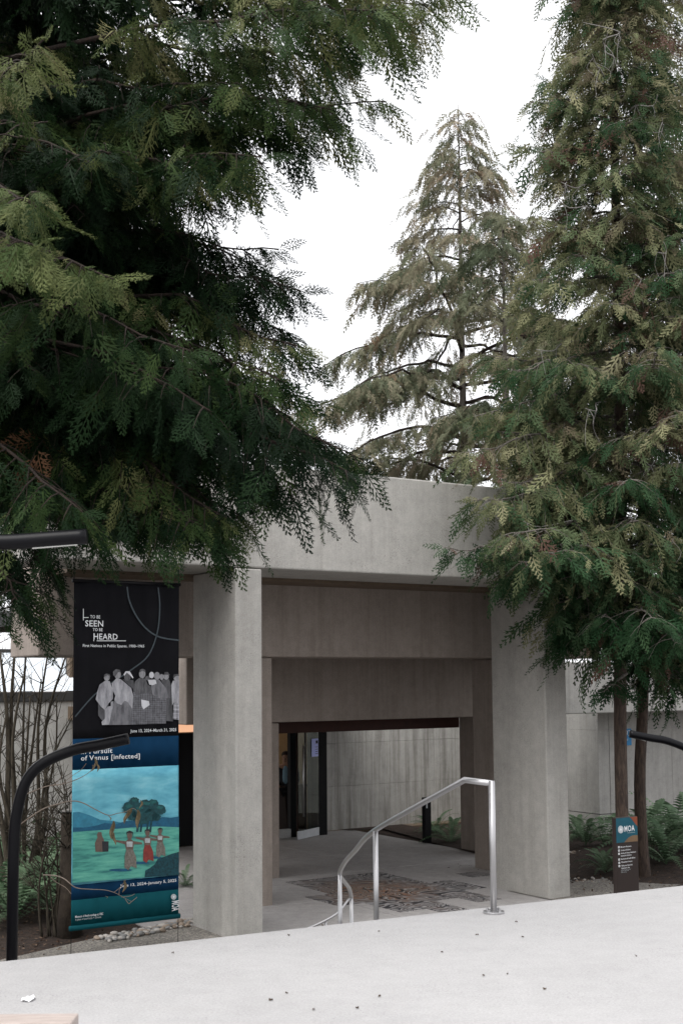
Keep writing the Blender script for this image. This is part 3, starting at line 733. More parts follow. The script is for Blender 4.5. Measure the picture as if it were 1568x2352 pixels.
# ------------------------------------------------------------------ stair handrail
hr = thing('handrail', 'curved brushed steel handrail stepping down from the plaza to the court', 'handrail', (1.06, 8.95, 0))
P1 = at(1126, 1800, 8.95); P1.x, P1.y = 1.06, 8.95
bend = at(1067, 1792, 9.15)
post2 = at(862, 1907, 10.6); post3 = at(780, 2006, 12.9); post4 = at(806.5, 2062, 13.6)
main = [P1 + Vector((0, 0, -.012)), bend] + smooth_path([at(1030, 1812, 9.35), post2, at(815, 1955, 11.8), at(792, 1981, 12.5), post3, at(786, 2020, 13.2), at(801, 2040, 13.45), post4], 6)
main = [P1, bend] + main[2:]
MB().tube(main, .0225, 12).build('rail', 'brushed_steel', hr, smooth=True)
def rpost(top, zb, r_=.0235):
    return MB().tube([Vector((top.x, top.y, zb)), Vector((top.x, top.y, top.z))], r_, 12).build('post', 'brushed_steel', hr, smooth=True)
rpost(P1 + Vector((0, 0, .018)), 0.0)
for t in (post2, post3, post4): rpost(t, stair_z(t) - .01, .0225)
bp = MB(); bp.tube([Vector((1.06, 8.95, 0.0)), Vector((1.06, 8.95, .016))], .075, 24); bp.build('base_plate', 'brushed_steel', hr, bevel=.003)
for k in range(4):
    an = R(45 + 90 * k); c = Vector((1.06 + .055 * math.cos(an), 8.95 + .055 * math.sin(an), .016))
    MB().tube([c, c + Vector((0, 0, .014))], .010, 8).build('bolt', 'brushed_steel', hr)
low = smooth_path([post4, at(799, 2068, 13.55), at(778, 2095, 13.4), at(751, 2113, 13.3), at(715, 2130, 13.2), at(679, 2142, 13.1), at(650, 2150, 13.05), at(628, 2147, 13.0), at(618, 2152, 13.0)], 5)
MB().tube(low, .014, 10).build('lower_rail', 'brushed_steel', hr, smooth=True)
t5 = at(748, 2116, 13.3); rpost(t5, ZF, .014)

# ------------------------------------------------------------------ sign pillar
SP = at(1413, 1880, 15.5); ss, sv_ = tosv(SP)
sg = thing('wayfinding_sign', 'brown and teal museum wayfinding sign reading MOA right of the right pillar', 'sign', S(ss, sv_, ZF))
MB().sbox(ss, ss + .375, sv_, sv_ + .065, ZF - .02, SP.z).build('sign_body', 'brown_metal', sg, bevel=.004)
def cs(x, y): return ((1480 + x / 11.755) * .9406, (1980 + y / 11.755) * .9406)
def spr(name, pts, mat, layer):
    w = []
    for x, y in pts:
        p = onv(*cs(x, y), sv_ - .002 - .0012 * layer)
        s_, _v = tosv(p); s_ = min(max(s_, ss + .004), ss + .371); w.append(S(s_, sv_ - .002 - .0012 * layer, min(p.z, SP.z - .003)))
    return MB().plate(w, NB, .001).build(name, mat, sg)
spr('teal_panel', [(255, 200), (900, 150), (900, 880), (270, 940)], 'sign_teal', 0)
spr('rust_corner', [(665, 190), (900, 150), (900, 450), (840, 400), (760, 290), (710, 225)], 'sign_rust', 1)
spr('tan_corner', [(515, 915), (560, 850), (640, 770), (740, 715), (900, 700), (900, 880)], 'sign_tan', 1)
spr('logo', ell(412, 545, 80, 112, 24), 'grey_print', 2); spr('logo', ell(412, 545, 24, 34, 16), 'white_print', 3)
for k in range(12):
    an = 2 * math.pi * k / 12; spr('logo_ray', [(412 + 30 * math.cos(an - .1), 545 + 42 * math.sin(an - .1)), (412 + 76 * math.cos(an), 545 + 106 * math.sin(an)), (412 + 30 * math.cos(an + .1), 545 + 42 * math.sin(an + .1))], 'white_print', 3)
def stext(body, x0, y0, x1, cap, mat='white_print'):
    vv_ = sv_ - .006; a, b_ = onv(*cs(x0, y0), vv_), onv(*cs(x1, y0), vv_); b_.z = a.z
    px = onv(*cs(x0, y0 - 50), vv_).z - a.z
    lettering('lettering', body, a, b_, cap / 50 * px, mat, sg, NB * .002)
stext('MOA', 515, 607, 808, 165)
spr('rule', [(600, 640), (820, 622), (820, 630), (600, 648)], 'grey_print', 2)
for (t, x0, y, x1) in [('Museum Entrance', 405, 1068, 715), ('Outdoor Exhibits', 410, 1165, 690), ('Audrey & Harry Hawthorn', 412, 1250, 845), ('Library & Archives', 414, 1322, 715), ('Deliveries & Staff Offices', 414, 1415, 825),
                       ('Wheelchair Access', 418, 1505, 740), ('Safety and Security', 425, 1605, 745), ('Cameras in Use', 426, 1678, 668)]:
    stext(t, x0, y, x1, 40)
for y in (1720, 1750, 1785): stext('Museum of Anthropology', 428, y, 700 - (y - 1720) * 2, 16, 'grey_print')
for k, y in enumerate((1055, 1152, 1245, 1410, 1505, 1597)):
    x = 357 + k * 3; spr('arrow_tile', [(x - 23, y - 28), (x + 22, y - 32), (x + 22, y + 26), (x - 23, y + 30)], 'white_print', 1)
    spr('arrow', [(x - 12, y + 12), (x, y - 18), (x + 12, y + 10)], 'brown_metal', 2)
# number plate on the wing wall
bp0 = onv(1424, 1694, CV - .01); bs, _ = tosv(bp0)
bl = thing('address_sign', 'small blue address sign 6393 on the wall behind the two trunks', 'sign', bp0)
MB().sbox(bs - .05, bs + .31, CV - .02, CV - .003, bp0.z - .17, bp0.z + .17).build('sign_plate', 'blue_sign', bl, bevel=.004)
a = S(bs - .02, CV - .025, bp0.z + .02); lettering('lettering', '6393', a, a + UV * .29, .12, 'white_print', bl, NB * .002)
a = S(bs - .02, CV - .025, bp0.z - .07); lettering('lettering', 'NW MARINE', a, a + UV * .22, .035, 'white_print', bl, NB * .002)

# black post inside the court
bpst = atz(980, 1936)
pst = thing('intercom_post', 'square black post with a white keypad inside the shaded court', 'post', bpst)
s_, v_ = tosv(bpst)
MB().sbox(s_ - .075, s_ + .075, v_ - .05, v_ + .05, ZF, ZF + .86).build('post_body', 'door_black', pst, bevel=.006)
MB().sbox(s_ - .045, s_ - .015, v_ - .058, v_ - .051, ZF + .66, ZF + .78).build('keypad', 'white_metal', pst)

# ------------------------------------------------------------------ floor mosaic
mt, nt, b = newmat('mosaic_print'); p = pos(nt, (1, 1, 1), -ROTU)
nz = noise(nt, p, 1.6, 3, .5, 1.5)
nm = noise(nt, pos(nt, (1.0, 1.5, 1), -ROTU), .75, 2, .45, 2.6)
ml = N(nt, 'ShaderNodeMath', operation='MULTIPLY'); nt.links.new(nm, ml.inputs[0]); ml.inputs[1].default_value = 8.0
wv = N(nt, 'ShaderNodeMath', operation='FRACT'); nt.links.new(ml.outputs[0], wv.inputs[0])
band = ramp(nt, wv.outputs[0], [(0, (.035, .035, .04)), (.24, (.05, .05, .055)), (.34, (.27, .265, .27)), (.52, (.34, .32, .31)), (.6, (.07, .065, .065)), (.72, (.20, .19, .19)), (.88, (.36, .345, .345))], 'CONSTANT')
band2 = ramp(nt, wv.outputs[0], [(0, (.03, .025, .025)), (.2, (.27, .14, .08)), (.36, (.28, .25, .24)), (.5, (.05, .04, .04)), (.6, (.30, .16, .09)), (.76, (.06, .045, .04)), (.86, (.36, .33, .31))], 'CONSTANT')
cen = N(nt, 'ShaderNodeVectorMath', operation='DISTANCE'); g = nt.nodes.new('ShaderNodeNewGeometry'); nt.links.new(g.outputs['Position'], cen.inputs[0]); cen.inputs[1].default_value = tuple(S(3.4, 2.0, ZF))
mr = N(nt, 'ShaderNodeMapRange'); nt.links.new(cen.outputs['Value'], mr.inputs[0]); mr.inputs[1].default_value = .45; mr.inputs[2].default_value = 1.15; mr.inputs[3].default_value = 1; mr.inputs[4].default_value = 0
f2 = N(nt, 'ShaderNodeMath', operation='MULTIPLY_ADD'); nt.links.new(mr.outputs[0], f2.inputs[0]); f2.inputs[1].default_value = 1.1; 
nn_ = N(nt, 'ShaderNodeMath', operation='SUBTRACT'); nt.links.new(nz, nn_.inputs[0]); nn_.inputs[1].default_value = .5; nt.links.new(nn_.outputs[0], f2.inputs[2]); f2.use_clamp = True
nt.links.new(mixc(nt, 'MIX', f2.outputs[0], band, band2), b.inputs['Base Color']); b.inputs['Roughness'].default_value = .6
mos = thing('floor_mosaic', 'swirling black and orange floor mosaic with a stepped outline in the court', 'mosaic', S(3.4, 1.9, ZF))
TS = .44
rows = [(-.05, [(3.12, 3.56)]), (.39, [(2.68, 3.56), (4.0, 4.44)]), (.83, [(2.68, 4.44)]), (1.27, [(2.24, 4.88)]), (1.71, [(2.24, 4.88)]), (2.15, [(2.68, 4.44), (5.32, 5.76)]), (2.59, [(2.68, 4.44)]), (3.03, [(2.68, 4.44)])]
for v0, spans in rows:
    for a, b_ in spans:
        for k in range(int(round((b_ - a) / TS))):
            MB().sbox(a + k * TS + .001, a + (k + 1) * TS - .001, v0 + .001, v0 + TS - .001, ZF - .002, ZF + .004).build('mosaic_tile', 'mosaic_print', mos)

# ------------------------------------------------------------------ bench, litter on the plaza
bn = thing('wooden_bench', 'weathered pinkish wooden bench top at the bottom left corner', 'bench', (-1.6, 4.0, 0))
zb = .46; c = at(181, 2328, 4.55); ztop = c.z
mt, nt, b = newmat('bench_wood'); n_ = noise(nt, pos(nt, (3, 30, 30)), 3, 6, .7, .3)
nt.links.new(ramp(nt, n_, [(.3, (.30, .25, .225)), (.6, (.42, .36, .33)), (.8, (.50, .44, .41))]), b.inputs['Base Color']); b.inputs['Roughness'].default_value = .7
for k in range(4):
    y1 = c.y - k * .135
    MB().box(c.x - 1.6, c.x, y1 - .128, y1, ztop - .05, ztop).build('slat', 'bench_wood', bn, bevel=.005)
for x in (c.x - 1.4, c.x - .2):
    MB().box(x - .03, x + .03, c.y - .5, c.y - .44, 0, ztop - .052).build('leg', 'brown_metal', bn)
    MB().box(x - .03, x + .03, c.y - .08, c.y - .02, 0, ztop - .052).build('leg', 'brown_metal', bn)
    MB().box(x - .025, x + .025, c.y - .439, c.y - .081, ztop - .10, ztop - .053).build('crossbar', 'brown_metal', bn)
pp = atz(65, 2299, 0)
def crumple(name, c, rx, ry, mat, label, cat, seed, h=.01, group=None):
    r_ = random.Random(seed); mb = MB(); n = 5; an = r_.uniform(0, 6.28)
    ca, sa = math.cos(an), math.sin(an)
    vs = []
    for j in range(n):
        for i in range(n):
            x, y = (i / (n - 1) - .5) * 2 * rx, (j / (n - 1) - .5) * 2 * ry
            w_ = 1 - .35 * abs(j / (n - 1) - .5) * 2
            x *= w_
            vs.append((c.x + x * ca - y * sa, c.y + x * sa + y * ca, c.z + .002 + h * r_.random()))
    mb.add(vs, [(j * n + i, j * n + i + 1, (j + 1) * n + i + 1, (j + 1) * n + i) for j in range(n - 1) for i in range(n - 1)])
    off = MB(); off.v = mb.v; off.f = mb.f
    o = off.build(name, mat); return tag(o, label, cat, group)
crumple('paper_scrap', pp, .045, .03, 'white_paper', 'crumpled white paper scrap on the plaza at lower left', 'paper', 3, .02)
specks = [(397, 2192), (663, 2151), (870, 2142), (1185, 2120), (1200, 2155), (1460, 2199), (1095, 2150), (658, 2284), (622, 2300), (720, 2322), (820, 2319), (871, 2291), (1165, 2240), (1250, 2275), (1015, 2190), (1110, 2244), (740, 2128)]
for k, (x, y) in enumerate(specks):
    crumple('fallen_leaf', atz(x, y, 0), rnd.uniform(.004, .009), rnd.uniform(.006, .011), 'dark_leaf', 'tiny dark fallen leaf bit lying on the pale plaza', 'leaf', k, .012, 'leaf bits on the plaza')
# faint rust mark on the slab
# ------------------------------------------------------------------ river pebbles
plain('pebble_grey', (.22, .215, .21), .7, var=.2); plain('pebble_tan', (.30, .24, .19), .7, var=.2); plain('pebble_pale', (.42, .39, .36), .7, var=.15)
rocks = []
for k in range(6):
    mb = MB(); mb.ball((0, 0, 0), 1, .72, .48, 9, 6)
    r_ = random.Random(k); mb.v = [(x * (1 + .18 * mnoise.noise(Vector((x * 2 + k, y * 2, z * 2)))), y * (1 + .2 * mnoise.noise(Vector((x * 2, y * 2 + k, z * 2 + 5)))), z * (1 + .15 * mnoise.noise(Vector((x + 9, y, z + k))))) for x, y, z in mb.v]
    me = mb.mesh('pebble', smooth=True); me.materials.append(MATS[('pebble_grey', 'pebble_tan', 'pebble_pale')[k % 3]]); rocks.append(me)
def pebble(p, r_, lab, grp):
    o = bpy.data.objects.new('pebble', rnd.choice(rocks)); COL.objects.link(o); o.location = p + Vector((0, 0, r_ * .35))
    o.rotation_euler = (rnd.uniform(-.3, .3), rnd.uniform(-.3, .3), rnd.uniform(0, 6.28)); o.scale = (r_, r_, r_)
    tag(o, lab, 'pebble', grp)
for k in range(120):
    t = rnd.random(); p = S(-1.35 + 1.45 * t, .93 + .38 * t + rnd.uniform(-.14, .16), ZF)
    pebble(p + Vector((0, 0, .01 * rnd.random())), rnd.uniform(.03, .062), 'rounded river pebble in the strip below the tall banner', 'river pebbles under the banner')
for k in range(40):
    p = S(.55 + rnd.uniform(-.35, .3), 3.0 + rnd.uniform(-.15, .45) + .5, ZF + .03)
    pebble(p, rnd.uniform(.03, .055), 'small river pebble beside the path behind the left front pillar', 'river pebbles behind the left pillar')
for k in range(70):
    t = rnd.random(); p = c6(640 + 440 * t, 1222 - 18 * t + rnd.uniform(-14, 8)); p.z = ZF
    pebble(p, rnd.uniform(.03, .065), 'pale river pebble along the far path edge right of the portal', 'river pebbles along the right path')
for k in range(24):
    p = c6(rnd.uniform(690, 1020), 0 + rnd.uniform(1396, 1432)); p.z = ZF
    pebble(p, rnd.uniform(.012, .03), 'little pale stone at the mulch edge near the right pillar', 'small stones by the right pillar')

# ------------------------------------------------------------------ foliage machinery
def norm(a): return a / np.maximum(np.linalg.norm(a, axis=-1, keepdims=True), 1e-9)
def spray_template(pairs, subs, seed, wid=.020, plen=.30, ang=42):
    """a flat fern-like cedar spray along +X, unit length"""
    r_ = random.Random(seed); V, T = [], []
    def leaf(p, d, L, w):
        n = np.array([-d[1], d[0]]); i = len(V)
        a = p + d * L * .12 - n * w * 1.05; b = p + d * L * .22 + n * w * 1.05; e = p + d * L
        zz = r_.uniform(-.02, .02)
        V.extend([(*a, 0), (*e, zz * 2), (*b, 0)])
        T.append((i, i + 1, i + 2))
    leaf(np.array([0., 0.]), np.array([1., 0.]), 1.02, wid * .5)
    for k in range(pairs):
        t = .06 + .9 * k / (pairs - 1)
        for sgn in (1, -1):
            a = R(ang + r_.uniform(-7, 7)) * sgn
            d = np.array([math.cos(a), math.sin(a)]); L = plen * (1 - t) ** .75 * (1 if t > .15 else .75) * r_.uniform(.8, 1.15) + .05
            p = np.array([t + .02 * sgn, 0.]); leaf(p, d, L, wid * .6)
            for q in range(subs):
                u = .22 + .7 * (q + .5) / subs
                for sg in (1, -1):
                    aa = a + sg * R(27 + r_.uniform(-6, 6)); dd = np.array([math.cos(aa), math.sin(aa)])
                    leaf(p + d * L * u, dd, L * .46 * (1 - u * .5) + .015, wid * .5)
    V = np.array(V, float); V[:, 2] += -.16 * V[:, 0] ** 2 - .35 * np.abs(V[:, 1]) ** 1.5
    return V, np.array(T, np.int32)
TPL_NEAR = [spray_template(8, 2, k, .030, .40, 29 + 4 * (k % 3)) for k in range(8)]
TPL_CORE = [spray_template(7, 2, 40 + k, .044, .36, 32) for k in range(4)]
TPL_MID = [spray_template(6, 1, 10 + k, .050, .42, 28 + 4 * (k % 3)) for k in range(8)]
TPL_FAR = [spray_template(5, 1, 20 + k, .060, .36, 28) for k in range(6)]

def leaf_mesh(name, P, X, Nn, L, tint, tpls, mat, parent, seed=0):
    """all sprays of one bough joined into one mesh; P,X,Nn (k,3), L,tint (k,)"""
    P = np.asarray(P, float); X = norm(np.asarray(X, float)); Nn = np.asarray(Nn, float); L = np.asarray(L, float); tint = np.asarray(tint, float)
    Y = norm(np.cross(Nn, X)); Z = np.cross(X, Y)
    rg = np.random.default_rng(seed); which = rg.integers(0, len(tpls), len(P))
    VV_, TT_, AA_ = [], [], []; base = 0
    off = np.array(wloc(parent)) if parent else np.zeros(3)
    for k, (tv, tt) in enumerate(tpls):
        idx = np.nonzero(which == k)[0]
        if len(idx) == 0: continue
        M = np.stack([X[idx], Y[idx], Z[idx]], 1) * L[idx][:, None, None]
        W = np.einsum('nk,mkj->mnj', tv, M) + (P[idx] - off)[:, None, :]
        n = len(tv); VV_.append(W.reshape(-1, 3))
        TT_.append((tt[None] + (np.arange(len(idx)) * n)[:, None, None] + base).reshape(-1, 3)); AA_.append(np.repeat(tint[idx], len(tt))); base += n * len(idx)
    v = np.concatenate(VV_); t = np.concatenate(TT_); a = np.concatenate(AA_)
    me = bpy.data.meshes.new(name); me.vertices.add(len(v)); me.vertices.foreach_set('co', v.astype(np.float32).ravel())
    me.loops.add(len(t) * 3); me.loops.foreach_set('vertex_index', t.astype(np.int32).ravel())
    me.polygons.add(len(t)); me.polygons.foreach_set('loop_start', np.arange(0, len(t) * 3, 3, dtype=np.int32))
    me.update(calc_edges=False)
    at_ = me.attributes.new('tint', 'FLOAT', 'FACE'); at_.data.foreach_set('value', a.astype(np.float32))
    me.materials.append(MATS[mat]); me.validate()
    o = bpy.data.objects.new(name, me); COL.objects.link(o); o.parent = parent; o['kind'] = 'stuff'
    return o
TRI = [0]
def bough(tree, path, r0, rg, side=.8, step=.16, sp_step=.13, slen=.42, hang=.8, tpls=TPL_NEAR, lm='leaf_near', bm='bark_dark', t0=.12, tb=.4, tv=.25, brown=.03, twig=True, prof=None, seed=0):
    P = smooth_path(path, 5); n = len(P)
    w0 = rg.uniform(0, 50); bl = (Vector(path[-1]) - Vector(path[0])).length
    P = [p + Vector((mnoise.noise(Vector((w0, i * .35, 0))), mnoise.noise(Vector((w0, i * .35, 9))), mnoise.noise(Vector((w0, i * .35, 5))))) * (.05 * bl * min(1, i / 5) * min(1, (n - 1 - i) / 4)) for i, p in enumerate(P)]
    cum = [0]
    for i in range(1, n): cum.append(cum[-1] + (P[i] - P[i - 1]).length)
    T = cum[-1]
    mb = MB(); mb.tube(P, [max(.005, r0 * (1 - .85 * c / T)) for c in cum], 6)
    pts, dirs, nrm, ln, tn = [], [], [], [], []; tb = tb + rg.normal(0, tv * .45)
    up = np.array([0, 0, 1.]); d = t0 * T; flip = 1
    while d < T:
        t = d / T
        i = max(1, next(i for i, c in enumerate(cum) if c >= d)); f = (d - cum[i - 1]) / max(1e-6, cum[i] - cum[i - 1])
        p = np.array(P[i - 1].lerp(P[i], f)); tg = norm(np.array(P[i] - P[i - 1]))
        sd = norm(np.cross(tg, up))
        pf = (prof(t) if prof else min(1, (t - t0) / .25 + .25) * (1 - t) ** .6 + .12)
        for sgn in (flip, -flip):
            Lb = side * pf * rg.uniform(.55, 1.15)
            dr = norm(tg * rg.uniform(.35, .8) + sd * sgn * rg.uniform(.5, 1) + up * rg.uniform(-.25, .15))
            if twig and Lb > .12:
                q = [Vector(p + dr * Lb * u - up * Lb * .42 * u * u) for u in (0, .35, .7, 1)]
                mb.tube(q, [r0 * .16 + .003, r0 * .12 + .0025, .003, .002], 3, False)
            u = rg.uniform(.05, .25)
            fl = 1; brn = rg.random() < brown; btint = tb + rg.normal(0, tv * .45)
            while u <= 1.02:
                pp = p + dr * Lb * u - up * Lb * .42 * u * u
                loc = norm(dr - up * .84 * u)
                fl = -fl; lat = norm(np.cross(loc, up) + 1e-6)
                dd = loc * rg.uniform(.5, .95) + lat * fl * rg.uniform(.15, .75) - up * hang * rg.uniform(.2, .85) + rg.normal(0, .12, 3)
                nm = norm(np.cross(dd, rg.normal(0, 1, 3) + .5 * lat))
                pts.append(pp); dirs.append(dd); nrm.append(nm); ln.append(slen * rg.choice([.6, .8, 1.0, 1.2, 1.45]) * rg.uniform(.8, 1.15) * (.65 + .35 * min(1, pf + .3)))
                tt = btint + rg.normal(0, tv * .3)
                tn.append(rg.uniform(.95, 1) if brn and rg.random() < .7 else min(.92, max(0, tt)))
                u += sp_step / max(Lb, .05) * rg.uniform(.7, 1.3)
        d += step * rg.uniform(.75, 1.25); flip = -flip
    # the tip
    tg = norm(np.array(P[-1] - P[-2]))
    for k in range(4):
        pts.append(np.array(P[-1]) - tg * .05 * k); dirs.append(tg + rg.normal(0, .3, 3) - up * .25 * k); nrm.append(rg.normal(0, 1, 3) + up); ln.append(slen * .8); tn.append(min(.92, max(0, tb + rg.normal(0, tv * .4))))
    o = mb.build('bough', bm, tree, smooth=True)
    f = leaf_mesh('spray_foliage', pts, dirs, nrm, ln, tn, tpls, lm, o, seed)
    TRI[0] += len(f.data.polygons); return o

def trunk(tree, pts, rad, mat, n=14):
    P = smooth_path(pts, 6); k = len(P)
    rr = np.interp(np.linspace(0, 1, k), np.linspace(0, 1, len(rad)), rad)
    mb = MB(); mb.tube(P, list(rr), n)
    return mb.build('trunk', mat, tree, smooth=True)

# ------------------------------------------------------------------ the near cedar on the left
TX, TY = -3.55, 9.7
lt = thing('cedar_tree', 'large dark cedar tree overhanging the banner from the left edge', 'tree', (TX, TY, ZF))
trunk(lt, [(TX, TY, ZF - .1), (TX + .05, TY, 2), (TX, TY + .1, 6), (TX, TY + .1, 12)], [.42, .34, .27, .16], 'bark_cedar')
rg = np.random.default_rng(11)
def lb(tip, Yt, zoff=.5, mid=.16, r0=.026, via=None, **kw):
    if tip[1] > 380: zoff += .75; mid += .02
    """a bough from the trunk to a surveyed tip"""
    e = at(tip[0], tip[1], Yt); r_ = (e - Vector((TX, TY, e.z))).length
    a = Vector((TX, TY, e.z + zoff)); 
    m1 = a.lerp(e, .35) + Vector((0, 0, mid)); m2 = a.lerp(e, .72) + Vector((0, 0, mid * .7))
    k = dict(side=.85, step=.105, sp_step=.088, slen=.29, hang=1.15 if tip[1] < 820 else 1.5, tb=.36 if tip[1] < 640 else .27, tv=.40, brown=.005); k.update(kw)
    if k.get('tpls') is TPL_CORE: k.update(slen=.42, step=.15, sp_step=.12)
    return bough(lt, [a, m1, m2, e], r0, rg, seed=int(rg.integers(1e6)), **k)
# silhouette boughs, top to bottom
TOPK = dict(tb=.62, tv=.3, brown=.012, hang=1.35, t0=.52, prof=lambda t: min(1, .3 + (t - .52) * 3) * (1 - t) ** .5 + .15)
lb((1035, -60), 7.6, .9, .3, **TOPK); lb((985, 10), 8.2, .8, .25, **TOPK); lb((900, 20), 7.2, .8, .2, **TOPK); lb((830, -40), 8.8, .8, .2, **TOPK)
lb((885, 232), 8.0, .6, .02, side=.45, tb=.55, tv=.3); lb((800, 130), 8.6, .6, .12, **TOPK); lb((760, 250), 7.7, .6, .15, **TOPK)
lb((690, 310), 8.3, .6, .15, tb=.55); lb((600, 360), 7.6, .5, .15, tb=.5); lb((560, 200), 9.0, .6, .15, tb=.45); lb((520, 420), 8.4, .5, .12)
lb((640, 572), 8.6, .35, -.15, side=.5, slen=.25, tb=.3); lb((690, 668), 8.4, .45, .02, side=.6); lb((640, 640), 9.0, .5, .1); lb((700, 800), 8.2, .5, .1, side=.6); lb((650, 760), 8.9, .5, .1)
lb((735, 925), 8.6, .6, .12, side=.65); lb((660, 880), 8.0, .5, .15); lb((835, 1058), 8.2, .75, .22, side=.6); lb((760, 1020), 8.7, .7, .2); lb((690, 990), 7.8, .6, .2)
lb((560, 1090), 8.5, .55, .16); lb((520, 1190), 8.1, .6, .2); lb((440, 1170), 8.8, .5, .16); lb((330, 1205), 8.2, .5, .2, slen=.25); lb((215, 1225), 7.9, .4, .2, slen=.25); lb((95, 1300), 8.8, .35, .15, slen=.25); lb((40, 1380), 8.2, .3, .1)
lb((800, 1085), 7.9, .8, .2, hang=1.6); lb((690, 1120), 8.3, .7, .2, hang=1.7); lb((560, 1190), 8.5, .6, .2, hang=1.7); lb((470, 1215), 8.0, .55, .2, hang=1.6); lb((400, 1190), 8.6, .5, .2, hang=1.6)
# inner boughs, tinted darker, filling the shaded body of the crown
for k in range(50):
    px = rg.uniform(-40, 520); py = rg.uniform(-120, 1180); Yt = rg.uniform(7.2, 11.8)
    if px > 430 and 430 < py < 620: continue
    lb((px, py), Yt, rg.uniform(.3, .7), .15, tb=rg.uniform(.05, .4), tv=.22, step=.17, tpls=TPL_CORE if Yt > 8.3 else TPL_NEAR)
# boughs on the far side of the trunk, away from the court
for k in range(12):
    z = rg.uniform(1.4, 8.5); a_ = rg.uniform(2.2, 4.6); L_ = rg.uniform(2.2, 3.6); dv_ = Vector((math.cos(a_), math.sin(a_), 0)); c_ = Vector((TX, TY, z))
    bough(lt, [c_, c_ + dv_ * L_ * .4 + Vector((0, 0, .1)), c_ + dv_ * L_ * .75 - Vector((0, 0, .1)), c_ + dv_ * L_ - Vector((0, 0, .4))], .03, rg, side=.9, step=.2, sp_step=.16, slen=.42, hang=1.2, tpls=TPL_CORE, tb=.25, tv=.3, seed=k)
# the nearest sprays on the left edge, tinted lighter as if catching the light
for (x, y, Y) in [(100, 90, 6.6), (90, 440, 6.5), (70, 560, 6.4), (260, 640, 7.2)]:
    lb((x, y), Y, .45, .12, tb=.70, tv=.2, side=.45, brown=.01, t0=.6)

# ------------------------------------------------------------------ conifers with whorled boughs
def conifer(tree, base, top_z, rfun, z_lo, dz, rg, lean=(0, 0), az=None, shape=(.02, -.25, .16), droop=1.0, keep=None, cull=0.0, wild=.05, tbz=None, rmin=.72, **kw):
    z = z_lo; k = 0; a = rg.uniform(0, 6.28)
    while z < top_z - .05:
        r_ = rfun(z) * rg.uniform(rmin, 1.12)
        a += 2.4 + rg.uniform(-.35, .35)
        dvec = Vector((math.cos(a), math.sin(a), 0))
        f = (z - base[2]) / (top_z - base[2]); c = Vector((base[0] + lean[0] * f, base[1] + lean[1] * f, z))
        if r_ > .12 and (keep is None or keep(c + dvec * r_)) and not (cull and dvec.y > .35 and rg.random() < cull):
            pts = []; wl = rg.normal(0, wild)
            if tbz: kw['tb'] = tbz(z)
            for t in (0, .3, .65, 1):
                pts.append(c + dvec * r_ * t + Vector((0, 0, r_ * ((shape[0] + wl) * t + shape[1] * t * t + shape[2] * t ** 3) * droop)) + Vector((rg.normal(0, .03), rg.normal(0, .03), 0)) * r_ * t)
            bough(tree, pts, .010 + .010 * r_, rg, seed=int(rg.integers(1e6)), **kw)
        z += dz * rg.uniform(.6, 1.4) * (1 if top_z - z > 2.2 else .6); k += 1
def prof_px(tbl, Y, pxc):
    """table of (picture row, half width in picture px) -> radius by height"""
    zs = [at(pxc, y, Y).z for y, _ in tbl][::-1]; rs = [w / FPX * Y for _, w in tbl][::-1]
    return lambda z: float(np.interp(z, zs, rs))
rg = np.random.default_rng(5)
b1 = at(1430, 1905, 17.5); b1.z = ZF
t1 = thing('cedar_tree', 'tall drooping cedar tree whose trunk rises behind the museum sign', 'tree', b1)
trunk(t1, [(b1.x, b1.y, ZF - .1), (b1.x, b1.y, 1.0), (b1.x + .1, b1.y, 5), (b1.x + .15, b1.y, 14)], [.092, .088, .08, .04], 'bark_cedar')
r1 = prof_px([(-900, 50), (-300, 95), (0, 75), (200, 150), (330, 190), (500, 205), (700, 275), (900, 325), (1050, 340), (1200, 330), (1350, 255), (1450, 150), (1520, 100), (1600, 70)], 17.0, 1440)
RK = dict(side=.95, step=.145, sp_step=.115, slen=.335, hang=1.1, tpls=TPL_MID, lm='leaf_right', bm='bark_grey', tb=.56, tv=.36, brown=.05, t0=.08)
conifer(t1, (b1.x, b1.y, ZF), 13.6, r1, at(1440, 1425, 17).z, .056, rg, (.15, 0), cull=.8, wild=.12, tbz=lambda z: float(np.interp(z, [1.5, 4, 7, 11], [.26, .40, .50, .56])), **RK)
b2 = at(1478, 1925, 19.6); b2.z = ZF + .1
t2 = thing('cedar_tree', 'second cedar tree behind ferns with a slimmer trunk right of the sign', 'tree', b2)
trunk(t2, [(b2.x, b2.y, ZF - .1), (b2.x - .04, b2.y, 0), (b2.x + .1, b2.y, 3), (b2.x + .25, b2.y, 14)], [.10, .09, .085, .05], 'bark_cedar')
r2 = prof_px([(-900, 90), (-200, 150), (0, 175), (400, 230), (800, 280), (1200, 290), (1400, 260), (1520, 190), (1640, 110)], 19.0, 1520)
conifer(t2, (b2.x, b2.y, ZF), 14.2, r2, at(1540, 1480, 19).z, .125, rg, (.4, 0), cull=.85, wild=.12, tbz=lambda z: float(np.interp(z, [1.5, 4, 7, 11], [.22, .4, .55, .62])), **RK)
